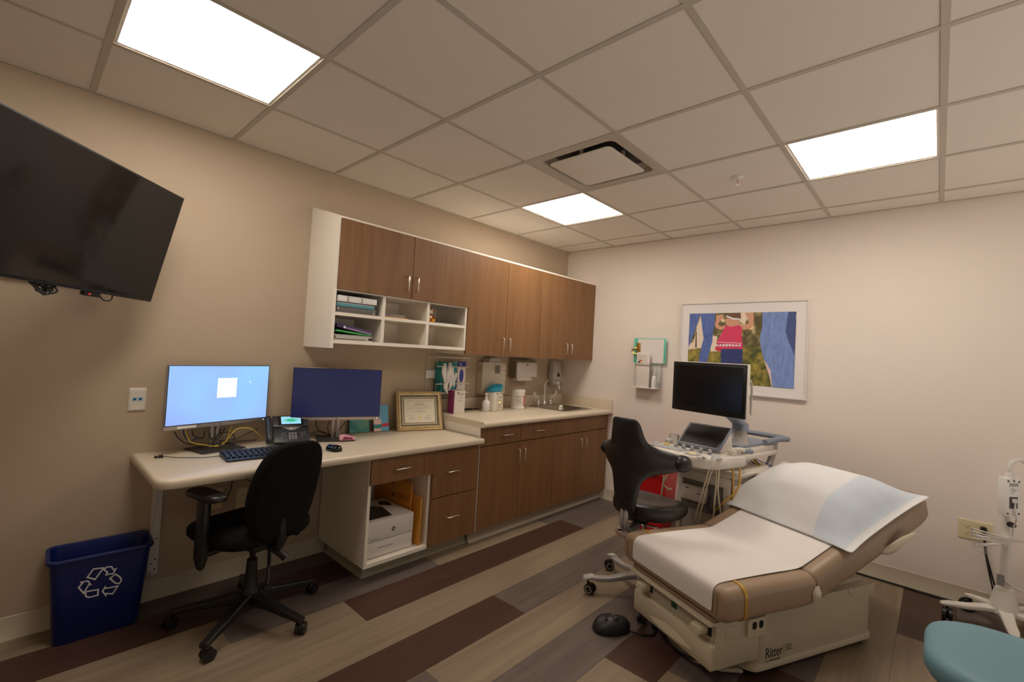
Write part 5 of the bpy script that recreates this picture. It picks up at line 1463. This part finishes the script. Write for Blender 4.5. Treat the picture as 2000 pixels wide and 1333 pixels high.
# pillow in a disposable cover, leaning on the backrest
pl_ = thing('pillow', 'white pillow in a loose paper case near the head of the exam table', 'pillow', (-1.76, -2.44, 0), TA)
b = MB()
NU_, NV_ = 26, 18
def pil(a, e, side):
    """a along the width 0..1 (near side first), e up the slope 0..1"""
    w_ = -.112 + .80 * a; s = .245 + .64 * e
    ia = min(a, 1 - a) * 2; ie = min(e, 1 - e) * 2
    stuff = min(1, max(0, (a - .045) / .17)) ** .55 * min(1, max(0, (1 - a) / .42)) ** .6 * min(1, max(0, e - .04) / .26) ** .6 * min(1, max(0, 1 - e - .03) / .26) ** .6
    th_ = .155 * stuff
    wr = (.010 * math.sin(e * 26 + 4 * a + 2 * math.sin(e * 9)) * max(0, 1 - a / .32) + noise.noise(V((a * 7, e * 7, side * 3))) * .014 + noise.noise(V((a * 3, e * 16, 5 + side))) * .009) * (.25 + .75 * (1 - abs(2 * a - 1))) * (1.4 if a < .3 else .5)
    # corners flare out
    w_ += (-.018 if a < .5 else .02) * (abs(2 * e - 1) ** 3) * abs(2*a - 1) ** 4
    s += (.035 if e > .5 else -.012) * (abs(2 * a - 1) ** 4) * abs(2*e - 1) ** 2
    off = .090 + (th_ + wr * stuff ** .5 if side else 0) + (.0 if side else -.002) + .003 * side
    # loose far flap hangs over the edge
    if a > .86: off -= (a - .86) * .28 * (1.2 - e)
    lift = .02 * max(0, .5 - abs(e - .5)) * 0
    p = bk(s, off + lift)
    return V((p.x, w_, p.z))
b.sheet([[pil(i / NU_, j / NV_, 0) for j in range(NV_ + 1)] for i in range(NU_ + 1)])
for i0, i1, m_ in ((0, 1, 0), (1, 6, 1), (6, NU_, 0)):
    b.mi = m_; b.sheet([[pil(i / NU_, j / NV_, 1) for j in range(NV_ + 1)] for i in range(i0, i1 + 1)])
bmesh.ops.remove_doubles(b.bm, verts=b.bm.verts[:], dist=.0001)
# close the rim between the two sheets
bd = [e for e in b.bm.edges if e.is_boundary]
bmesh.ops.bridge_loops(b.bm, edges=bd)
b.build('pillow_case', ['pillow', 'pillow_blue'], pl_, smooth=80, subsurf=1)

# ------------------------------------------------------------------ foot pedal with its cord
t = thing('foot_pedal', 'black rounded foot pedal on the floor in front of the exam table', 'foot pedal', (-1.93, -1.80, 0), math.radians(-38))
b = MB(); rings = []
for z, k in ((.0005, .96), (.008, 1), (.035, .98), (.055, .84), (.062, .6), (.064, .3)):
    rings.append([V((.10 * k * (math.cos(q) + .18 * math.cos(2*q)) + .0, .062 * k * math.sin(q) * (1 + .25 * math.cos(q)), z - (.018 * max(0, -math.cos(q)) if z > .02 else 0))) for q in [2*PI*j/28 for j in range(28)]])
b.loft(rings); b.build('shell', 'rubber', t, smooth=60)
b = MB(); b.lathe([(.034, .058), (.036, .063), (.030, .067), (.01, .069)], o=(.02, 0, 0)); b.build('rocker', 'black', t)
b = MB(); b.prism([(-.012, -.004), (.0, .006), (.012, -.004), (0, -.001)], (.03, .012, .0693), (1, 0, 0), (0, 1, 0), .0006); b.prism([(-.012, .004), (.0, -.006), (.012, .004), (0, .001)], (.03, -.012, .0693), (1, 0, 0), (0, 1, 0), .0006); b.build('arrow_mark', 'alu', t)
b = MB(); b.tube([(-1.885, -1.90, .02), (-1.85, -1.95, .008), (-1.80, -1.985, .006), (-1.74, -1.97, .006)], .0045, n=8)
b.tube([(-1.74, -1.97, .006), (-1.68, -1.93, .006), (-1.66, -1.98, .05), (-1.67, -2.0, .10)], .012, n=8)
tag(b.build('pedal_cable', 'black', smooth=80), 'thick black cable running from the foot pedal to the exam table', 'cable')
b = MB(); b.tube([(-1.72, -2.02, .10), (-1.78, -2.04, .045), (-1.84, -2.08, .036), (-1.88, -2.16, .036), (-1.88, -2.24, .036), (-1.82, -2.30, .04), (-1.75, -2.33, .06)], .005, n=8)
tag(b.build('loose_cable', 'black', smooth=80), 'black cable looping on the base plate under the exam table drawer', 'cable')

# ------------------------------------------------------------------ ultrasound machine
Fm = V((-.985, .17, 0)).normalized(); Rm = V((Fm.y, -Fm.x, 0)); Rm = V((-.17, -.985, 0)).normalized()
OM = V((-.87, -1.955, 0))
USF = Matrix.Diagonal((1, -1, 1, 1)); MB_DEFAULT[0] = USF
t = thing('ultrasound_machine', 'white and blue grey ultrasound machine on wheels with a black monitor', 'ultrasound machine', OM, math.atan2(Fm.y, Fm.x))
us = t
# local x = front, local y = its left seen from behind the console (away from the camera), so -y is the near side
def mw2l(p):
    d = V(p) - OM; return V((d.dot(Fm), -d.dot(Rm), d.z))
b = MB()
for z, x0, x1, y0, y1 in ((0, 0, 0, 0, 0),): pass
b.loft([[V(((x0+x1)/2 + a, e, z)) for a, e in rrect(x1 - x0, w, .05, 5)] for z, x0, x1, w in ((.09, -.42, .30, .46), (.15, -.42, .28, .44), (.19, -.40, .20, .36))]); b.build('wheel_base', 'us_grey', t)
for x, y in ((.24, .19), (.24, -.19), (-.36, .19), (-.36, -.19)): caster(t, x, y, 2.6, r=.045, mt='grey_pl', top=.10)
# body with the side cabinets
bx('body', 'us_grey', (-.38, .155, -.185, .185, .19, .70), t, .02)
b = MB(); b.box(.156, .172, -.165, .165, .64, .70, bev=.006); b.box(.156, .170, .145, .182, .20, .70, bev=.006); b.box(.156, .170, -.182, -.135, .20, .70, bev=.008); b.box(-.1, .156, -.197, -.1855, .20, .66, bev=.006); b.build('side_panel', 'us_white', t)
b = MB(); b.box(.1552, .1575, -.130, .140, .45, .635); b.build('bay_opening', 'bay', t)
b = MB(); b.m(0).box(.158, .200, -.035, .130, .515, .605, bev=.003); b.m(1).box(.2002, .2008, .075, .10, .585, .592); b.m(1).box(.2002, .2008, -.025, .02, .565, .570); b.m(2).box(.2002, .2006, .085, .115, .53, .533)
b.build('printer_unit', ['us_white', 'dark_text', 'grey_text'], t)
bx('lower_panel', 'us_grey', (.156, .166, -.13, .14, .21, .44), t, .004)
b = MB()
for k in range(9): b.box(.1578, .160, -.125 + k * .009, -.121 + k * .009, .47, .62)
b.build('louvre', 'grey_pl', t)
b = MB(); b.tube([(.165, -.05, .56), (.185, -.055, .50), (.185, -.10, .48), (.165, -.11, .52)], .006, n=8); b.build('drive_cable', 'dark_grey', t)
# top deck and column
b = MB(); b.loft([[V((-.11 + a, e, z)) for a, e in rrect(l, w, .06, 5)] for z, l, w in ((.70, .54, .40), (.72, .56, .42), (.735, .50, .38))]); b.build('lower_deck', 'us_white', t)
b = MB(); b.box(-.18, .10, -.13, .13, .735, .80, bev=.02); b.build('lift_column', 'us_white', t)
b = MB(); b.box(-.46, .08, -.19, .19, .80, .835, bev=.012); b.box(-.44, .06, -.175, .175, .832, .875, bev=.012); b.build('upper_deck', 'us_white', t)
b = MB(); b.box(-.43, .02, -.165, .165, .875, .892, bev=.006); b.build('deck_cover', 'us_blue', t)
# rear handle: a bar across with two stalks
hb = [mw2l(at(1538, 864, d=2.98)), mw2l(at(1478, 848, d=3.0))]
b = MB(); b.tube([(-.30, -.17, .895), (-.48, -.185, .905), (-.60, -.19, .898), (-.66, -.14, .895), (-.67, 0, .895), (-.66, .14, .895), (-.60, .19, .898), (-.48, .185, .905), (-.30, .17, .895)], .019, n=12); b.build('rear_handle', 'us_blue', t, smooth=70)
for s in (-1, 1):
    b = MB(); b.loft([[V((x + a, s * .16 + e, z)) for a, e in rrect(.06, .03, .01, 3)] for x, z in ((-.47, .895), (-.46, .83), (-.42, .76), (-.36, .70))]); b.build('handle_stalk', 'us_grey', t, smooth=60)
# console: a wide rounded shelf
b = MB()
co = []
def cons(z, k, dx=0):
    """console outline, front bowed"""
    pts = []
    for a, e in ((.02, .25), (.16, .268), (.27, .262), (.345, .225), (.395, .15), (.415, .06), (.415, -.06), (.395, -.15), (.345, -.225), (.27, -.262), (.16, -.268), (.02, -.25)):
        pts.append(V((.12 + (a - .02) * k * .97 + dx, e * k * .9, z)))
    return catmull(pts, 3, closed=True)
b.loft([cons(.790, .90, .012), cons(.798, .97, .003), cons(.815, 1.0), cons(.842, 1.0), cons(.855, .985, .002), cons(.860, .955, .008)]); cn = b.build('console', 'us_white', t, smooth=60)
b = MB(); b.loft([cons(.8605, .90, .014), cons(.8625, .885, .016)]); b.build('control_surface', 'us_grey', t) if False else b.bm.free()
b = MB(); b.loft([[V((x, e * .97, z)) for e in (.17, .06, -.06, -.17)] + [V((x - .003, e * .97, z + .012)) for e in (-.17, -.06, .06, .17)] for x, z in ((.532, .803), (.534, .825))]); b.bm.free()
# key block, knobs, trackball
KX, KY = .40, .02
b = MB()
for r in range(5):
    for k in range(13):
        x = .445 - r * .019 - .012; y = .235 - k * .0185 - r * .003
        b.box(x - .007, x + .007, y - .007, y + .007, .8595, .866)
kb = b.build('keyboard_keys', 'keys', cn); kb['kind'] = 'stuff'
b = MB(); rg = random.Random(2)
for k in range(46):
    a = rg.uniform(0, 2 * PI); q = rg.uniform(.055, .10); x = .40 + q * math.cos(a) * 1.0; y = -.12 + q * 1.15 * math.sin(a)
    if x > .50 or y > -.02 or y < -.235: continue
    b.lathe([(.008, .859), (.008, .865), (.006, .867)], o=(x, y, 0), n=10)
bt = b.build('round_keys', 'keys', cn); bt['kind'] = 'stuff'
b = MB(); b.m(0).lathe([(.046, .8595), (.048, .864), (.040, .866), (.034, .864)], o=(.425, -.075, 0)); b.m(1).ball((.425, -.075, .858), .026, .026, .016); b.build('trackball', ['us_grey', 'trackball'], cn)
for k in range(5):
    b = MB(); b.m(0).lathe([(.014, .86), (.012, .872)], o=(.335 - .012 * 0, .10 - k * .058, 0), n=14); b.m(1).lathe([(.010, .872), (.010, .888), (.008, .890)], o=(.335, .10 - k * .058, 0), n=14); b.build('control_knob', ['us_blue', 'keys'], cn)
b = MB(); b.box(.335, .37, .215, .245, .8595, .872, bev=.004); b.box(.20, .25, .205, .24, .8595, .885, bev=.006); b.build('side_button', 'keys', cn)
bx('sticky_note', 'yellow_note', (.29, .32, .17, .20, .8602, .868), cn)
b = MB(); b.box(.5355, .5362, .10, .125, .822, .838); b.box(.5355, .5362, .13, .15, .822, .838); b.bm.free()
b = MB(); b.tube([(.50, .1, .81), (.535, 0, .808), (.50, -.1, .81)], .002, n=4); b.bm.free()
# touch screen, tilted
q0 = mw2l(at(1325, 862, z=.878)); q1 = mw2l(at(1398, 876, z=.878)); 
yaw_t = 0
b = MB(); TT = Matrix.Translation((.265, .005, .885)) @ Matrix.Rotation(math.radians(40), 4, 'Y')
b.X = TT; b.box(-.195, .008, -.145, .145, -.022, 0, bev=.006); b.build('touch_panel_housing', 'us_blue', t)
b = MB(); b.X = TT; b.box(-.189, .002, -.139, .139, .0, .002); tp = b.build('touch_panel', 'black', t)
b = MB(); b.X = TT; b.box(-.178, -.010, -.126, .126, .0022, .0026); b.build('touch_glass', 'touch_glass', tp)
for s in (-1, 1):
    b = MB(); b.loft([[V((x, s * .136 + dy, z)) for x, z in ((.265, .862), (.08, .862), (.115, 1.0))] for dy in (-.008, .008)]); b.build('panel_bracket', 'us_white', t, bevel=.004)
# probe holder at the near side
b = MB(); b.lathe([(.024, 0), (.026, .01), (.022, .03), (.0, .034)], o=(.21, -.205, .86)); b.tube([(.20, -.19, .885), (.17, -.22, .895), (.13, -.235, .89)], .014, n=10); b.build('probe', 'us_white', t, smooth=60)
b = MB(); b.tube([(.12, -.215, .875), (.09, -.24, .88), (.05, -.245, .875), (.02, -.22, .875)], .014, n=8); b.build('probe_holder', 'us_blue', t, smooth=60)
b = MB(); b.lathe([(.03, .86), (.034, .88), (.034, .91), (.03, .912)], o=(.16, .225, 0)); b.build('gel_cup', 'clear', t)
# monitor on its arm
A = at(1312, 710, d=3.116); B_ = at(1457, 711, d=2.67); D3 = at(1316, 800, d=3.116); E3 = at(1460, 816, d=2.67)
a_, b_ = mw2l((A + D3) / 2), mw2l((B_ + E3) / 2)
mid = (a_ + b_) / 2; yw = math.atan2((b_ - a_).y, (b_ - a_).x); wM = (b_ - a_).length; hM = .325
def tlc(p):
    d = V(p) - OM; return V((d.dot(Fm), d.dot(Rm), d.z))
a_, b_ = tlc((A + D3) / 2), tlc((B_ + E3) / 2)
mid = (a_ + b_) / 2; yw = math.atan2((b_ - a_).y, (b_ - a_).x); wM = (b_ - a_).length; hM = .325
MX = Matrix.Translation(mid) @ Matrix.Rotation(yw, 4, 'Z')
b = MB(); b.X = MX; b.box(-wM/2, wM/2, .004, .034, -hM/2, hM/2, bev=.008); b.box(-.16, .16, .034, .062, -.11, .10, bev=.012); b.build('monitor_housing', 'us_white', t)
b = MB(); b.X = MX; b.box(-wM/2 + .003, wM/2 - .003, -.003, .005, -hM/2 + .003, hM/2 - .003, bev=.003); mb = b.build('monitor_bezel', 'black', t)
b = MB(); b.X = MX; b.box(-wM/2 + .025, wM/2 - .025, -.0042, -.0028, -hM/2 + .038, hM/2 - .022); b.build('monitor_screen', 'screen_off', mb)
b = MB(); b.X = MX; b.tube([(wM/2 - .06, .05, .08), (wM/2 - .012, .06, .06), (wM/2 - .004, .055, -.06), (wM/2 - .002, .05, -.11), (wM/2 + .006, .045, -.13)], .006, n=8); b.build('monitor_grip', 'us_grey', t)
nk = mw2l(at(1446, 840, x=-.80)); 
mback = MX @ V((.05, .06, -.13)); mback.y = -mback.y
b = MB(); b.lathe([(.055, .890), (.048, .905), (.040, .93), (.040, .975), (.044, .98)], o=(nk.x, nk.y, 0)); b.build('neck', 'us_grey', t, smooth=50)
b = MB(); b.loft([[V(c_) + V((a, e, 0)) for a, e in rrect(w, l, .02, 3)] for c_, w, l in (((nk.x, nk.y, .978), .086, .086), ((nk.x, nk.y, 1.02), .088, .086), ((nk.x * .7 + mback.x * .3, nk.y * .7 + mback.y * .3, 1.06), .085, .08), ((mback.x, mback.y, 1.12), .06, .10), ((mback.x, mback.y, 1.22), .05, .12))]); b.build('monitor_arm', 'us_blue', t, smooth=60)
# round storage roll and shelf on the near rear side
b = MB(); b.tube([(-.02, -.24, .655), (-.20, -.25, .655), (-.34, -.235, .645)], .042, n=16, sub=4); b.build('cable_arm_roll', 'us_blue', t, smooth=60)
b = MB(); b.box(-.40, -.04, -.30, -.19, .57, .60, bev=.01); b.build('side_tray', 'dark_grey', t)
b = MB(); b.box(-.40, -.10, -.27, -.16, .70, .722, bev=.01); b.build('rear_tray', 'us_white', t)
# probe cables
def lc(label, mt, lists, r):
    b = MB()
    for pts in lists: b.tube([mw2l(p) for p in pts], r, n=8, sub=5)
    o = b.build('probe_cable', mt, us, smooth=80); return o
def P(u, v, x): return at(u, v, x=x)
lc('', 'cable_cream', [[P(1395, 911, -1.18), P(1385, 918, -1.18), P(1378, 940, -1.17), P(1368, 975, -1.15), P(1360, 1005, -1.13), P(1352, 1040, -1.10)], [P(1398, 912, -1.16), P(1388, 925, -1.16), P(1381, 950, -1.15), P(1372, 985, -1.13), P(1362, 1032, -1.1)]], .0055)
lc('', 'cable_cream', [[P(1398, 913, -1.14), P(1399, 940, -1.13), P(1396, 975, -1.12), P(1393, 1015, -1.1), P(1389, 1040, -1.08)], [P(1402, 913, -1.14), P(1404, 925, -1.14), P(1402, 955, -1.12), P(1405, 985, -1.1), P(1411, 1030, -1.06)]], .0055)
lc('', 'cable_ochre', [[P(1427, 898, -1.05), P(1431, 920, -1.06), P(1432, 955, -1.06), P(1430, 1000, -1.06), P(1427, 1030, -1.05)]], .006)
lc('', 'cable_ochre', [[P(1438, 895, -1.0), P(1444, 915, -1.02), P(1445, 940, -1.03), P(1438, 960, -1.05), P(1415, 980, -1.08), P(1398, 998, -1.08), P(1390, 1018, -1.08)]], .006)
lc('', 'cable_cream', [[P(1295, 910, -1.14), P(1297, 930, -1.14), P(1293, 960, -1.13), P(1288, 990, -1.12)], [P(1308, 912, -1.13), P(1303, 930, -1.13), P(1296, 945, -1.12), P(1304, 955, -1.12), P(1312, 956, -1.10)]], .006)
b = MB(); b.ball(mw2l(P(1400, 912, -1.15)), .022, .022, .012); b.build('cable_hook', 'us_white', us)
MB_DEFAULT[0] = Matrix.Identity(4)
# coiled patch cables on the rear tray
for lb, mt, ofs in (('thin yellow cables coiled on the rear deck of the ultrasound machine', 'cable_yellow', 0), ('thin black cables coiled on the rear deck of the ultrasound machine', 'cable_black', 1), ('thin blue cable looped on the rear deck of the ultrasound machine', 'cable_blue', 2)):
    b = MB(); g = random.Random(ofs + 11)
    lists = {0: [[(1466, 893), (1478, 908), (1487, 916), (1480, 907), (1470, 896)], [(1488, 905), (1478, 914), (1468, 918), (1490, 922), (1500, 918)], [(1492, 914), (1500, 922), (1498, 928)]],
             1: [[(1463, 895), (1474, 908), (1487, 920), (1500, 928)], [(1462, 910), (1478, 916), (1494, 922), (1503, 929)], [(1468, 893), (1482, 906), (1492, 918)], [(1464, 914), (1482, 921), (1500, 926)]],
             2: [[(1470, 894), (1488, 903), (1508, 910), (1500, 912), (1486, 915), (1475, 916)]]}[ofs]
    for L_ in lists: b.tube([at(u, v, x=-.62 + .012 * ofs + .01 * g.random()) for u, v in L_], .0035 if ofs < 2 else .0028, n=6, sub=4)
    tag(b.build('coiled_cable', mt, smooth=80), lb, 'cable')
MB_DEFAULT[0] = Matrix.Identity(4)
# red bin behind
t = thing('biohazard_bin', 'bright red waste bin behind the saddle stool', 'waste bin', (-.33, -1.27, 0), math.radians(4))
b = MB(); b.loft([[V((a, e, z)) for a, e in rrect(w, w * .9, .04, 5)] for z, w in ((.001, .26), (.006, .27), (.47, .34), (.475, .36), (.495, .36), (.50, .345), (.50, .32), (.02, .25))], cap=False); b.f([b.v(p) for p in [V((a, e, .001)) for a, e in rrect(.26, .234, .04, 5)]][::-1]); b.build('bin_body', 'red_bin', t)
b = MB(); b.box(-.165, .165, -.148, .148, .485, .498, bev=.004); b.build('lid', 'red_bin', t)

# ------------------------------------------------------------------ rolling stand and stool at the right
t = thing('rolling_stand', 'white pole stand on casters with a power adapter at the right wall', 'stand', (-.245, -3.325, 0))
px_ = 0
for k, a in enumerate((112, 40, -32, -104, 184)):
    a = math.radians(a); d = V((math.cos(a), math.sin(a), 0)); s = V((-d.y, d.x, 0))
    L_ = .27 if k != 1 else .215
    b = MB(); rings = []
    for q, w, z, h in ((.02, .07, .115, .03), (.10, .055, .108, .026), (.16, .05, .098, .024), (L_ - .03, .048, .094, .02), (L_, .04, .090, .016), (L_ + .012, .024, .088, .010)):
        rings.append([d * q + V((0, 0, z)) + s * aa + V((0, 0, e)) for aa, e in rrect(w, h, .006, 3)])
    b.loft(rings); b.build('base_leg', 'white_metal', t, smooth=60); caster(t, d.x * (L_ - .02), d.y * (L_ - .02), a + 1.2, r=.036, top=.085)
MB().lathe([(.062, .10), (.060, .14), (.045, .21), (.038, .235), (.030, .24)]).build('base_cone', 'white_metal', t)
MB().cyl((0, 0, .235), (0, 0, .70), .022, n=28).build('pole', 'white_metal', t)
yw = math.atan2(-.72, -.69)
AM = Matrix.Translation((-.045, -.005, .76)) @ Matrix.Rotation(math.radians(-42), 4, 'Z')
b = MB(); b.X = AM; b.box(-.045, .045, -.022, .022, -.105, .105, bev=.006); ad = b.build('power_adapter', 'white', t)
b = MB(); b.X = AM
for k in range(7): b.box(-.026 + k*.008, -.023 + k*.008, -.0228, -.0215, .058, .078)
for x, z in ((-.034, .088), (0, .090), (.032, .086), (-.034, -.09), (.034, -.09)): b.cyl((x, -.0215, z), (x, -.0232, z), .006, n=10)
b.box(-.026, .026, -.0228, -.0215, -.062, .002); b.build('recess', 'dark_grey', ad)
b = MB(); b.X = AM
for z, w in ((.045, .5), (.038, .8), (.031, .6), (.02, .4)): b.box(-.018, -.018 + .05 * w, -.0226, -.0218, z, z + .0025)
b.build('lettering', 'grey_text', ad)
b = MB(); b.X = AM; b.box(-.014, .014, -.032, -.0225, -.03, -.008, bev=.003); b.tube([(0, -.03, -.03), (0, -.03, -.07), (.01, -.03, -.12), (.022, -.01, -.16), (.026, .0, -.22)], .004, n=8); b.build('plug_lead', 'cable_white', ad, smooth=60)
b = MB(); b.X = AM; b.cyl((0, 0, .10), (0, 0, .135), .024, .014); b.tube([(0, 0, .13), (0, 0, .155), (.02, 0, .19), (.07, 0, .20), (.14, 0, .17), (.20, 0, .14)], .011, n=12)
b.build('power_lead', 'cable_white', ad, smooth=60)
b = MB(); b.X = Matrix.Translation((0, 0, .50)); b.cyl((0, 0, -.01), (0, 0, .02), .028)
b.box(-.05, -.02, -.012, .012, -.035, .03, bev=.008)
b.build('cord_clip', 'white_metal', t)
MB().cyl((-.012, -.012, .60), (-.034, -.026, .60), .016, .014).build('knob', 'black', t)
bx('cord_label', 'grey_pl', (-.052, -.046, .005, .035, .26, .32), t)
b = MB(); b.tube([(-.04, .01, .33), (-.045, .0, .29), (-.02, -.06, .25), (.05, -.12, .25), (.1, -.2, .27)], .005, n=8); b.build('hanging_cord', 'cable_white', t, smooth=80)
b = MB(); g = random.Random(4)
for k in range(4):
    z = .505 + k * .006
    b.tube([(-.04, -.01, z), (-.10, .03, z + .006 * k), (-.145, .09, z + .01 + .008 * k), (-.13, .14, z + .012 * k), (-.08, .11, z - .006), (-.04, .02, z - .006)], .0038, n=6)
    b.tube([(-.03, -.01, z), (.03, -.07, z - .006 * k), (.06, -.16, z - .01 - .01 * k), (.03, -.22, z - .012 * k)], .0038, n=6)
b.tube([(-.13, .13, .47), (-.10, .09, .475), (-.05, .02, .49)], lambda q: .013 - .007 * q, n=8)
tag(b.build('coiled_cable', 'cable_white', smooth=80), 'grey white cord coiled round the rolling stand pole', 'cord').location = (-.245, -3.325, 0)
# blue green stool in the near right corner
t = thing('task_stool', 'blue green padded stool seat cut off by the lower right edge', 'stool', (-2.0, -3.25, 0), 0)
b = MB(); rings = []
for z, k in ((.475, .88), (.482, .96), (.50, 1.0), (.528, 1.0), (.545, .97), (.555, .88), (.558, .6)):
    rings.append([V((a * k, e * k, z)) for a, e in rrect(.48, .48, .17, 8)])
b.loft(rings); b.build('seat', 'teal_stool', t, smooth=70)
bx('seat_plate', 'black', (-.12, .12, -.12, .12, .455, .4745), t, .006)
b = MB(); b.tube([(-.02, .08, .465), (-.14, .14, .46), (-.22, .19, .455)], .012, n=8); b.build('lever', 'black', t)
MB().lathe([(.03, .09), (.034, .13), (.026, .15), (.026, .36), (.014, .362), (.014, .46)]).build('gas_lift', 'chrome', t)
for k in range(5):
    a = 2 * PI * k / 5 + .3; d = V((math.cos(a), math.sin(a), 0)); s = V((-d.y, d.x, 0))
    b = MB(); b.loft([[d * q + V((0, 0, z)) + s * aa + V((0, 0, e)) for aa, e in rrect(.045, h, .006, 3)] for q, z, h in ((.02, .11, .035), (.15, .10, .03), (.28, .088, .02))]); b.build('base_leg', 'black', t, smooth=60); caster(t, d.x * .27, d.y * .27, a + 1, r=.027, top=.08)
# ------------------------------------------------------------------ light and colour management
w = bpy.data.worlds.new('world'); scene.world = w; w.use_nodes = True
nt = w.node_tree; bg = nt.nodes['Background']
# added fill through the omitted rear wall: bright below eye level to lift the ceiling
tc = nt.nodes.new('ShaderNodeTexCoord'); sp = nt.nodes.new('ShaderNodeSeparateXYZ'); mr = nt.nodes.new('ShaderNodeMapRange')
nt.links.new(tc.outputs['Generated'], sp.inputs[0]); nt.links.new(sp.outputs['Z'], mr.inputs['Value'])
mr.inputs['From Min'].default_value = -0.25; mr.inputs['From Max'].default_value = 0.15
mr.inputs['To Min'].default_value = 1.2; mr.inputs['To Max'].default_value = 0.15
nt.links.new(mr.outputs['Result'], bg.inputs['Strength'])
bg.inputs['Color'].default_value = (1.0, 0.87, 0.75, 1)
scene.view_settings.view_transform = 'Standard'
scene.view_settings.look = 'None'
scene.view_settings.gamma = 1
scene.view_settings.exposure = 0.22
scene.cycles.max_bounces = 10
scene.cycles.diffuse_bounces = 6
scene.cycles.use_denoising = True
scene.cycles.sample_clamp_indirect = 6
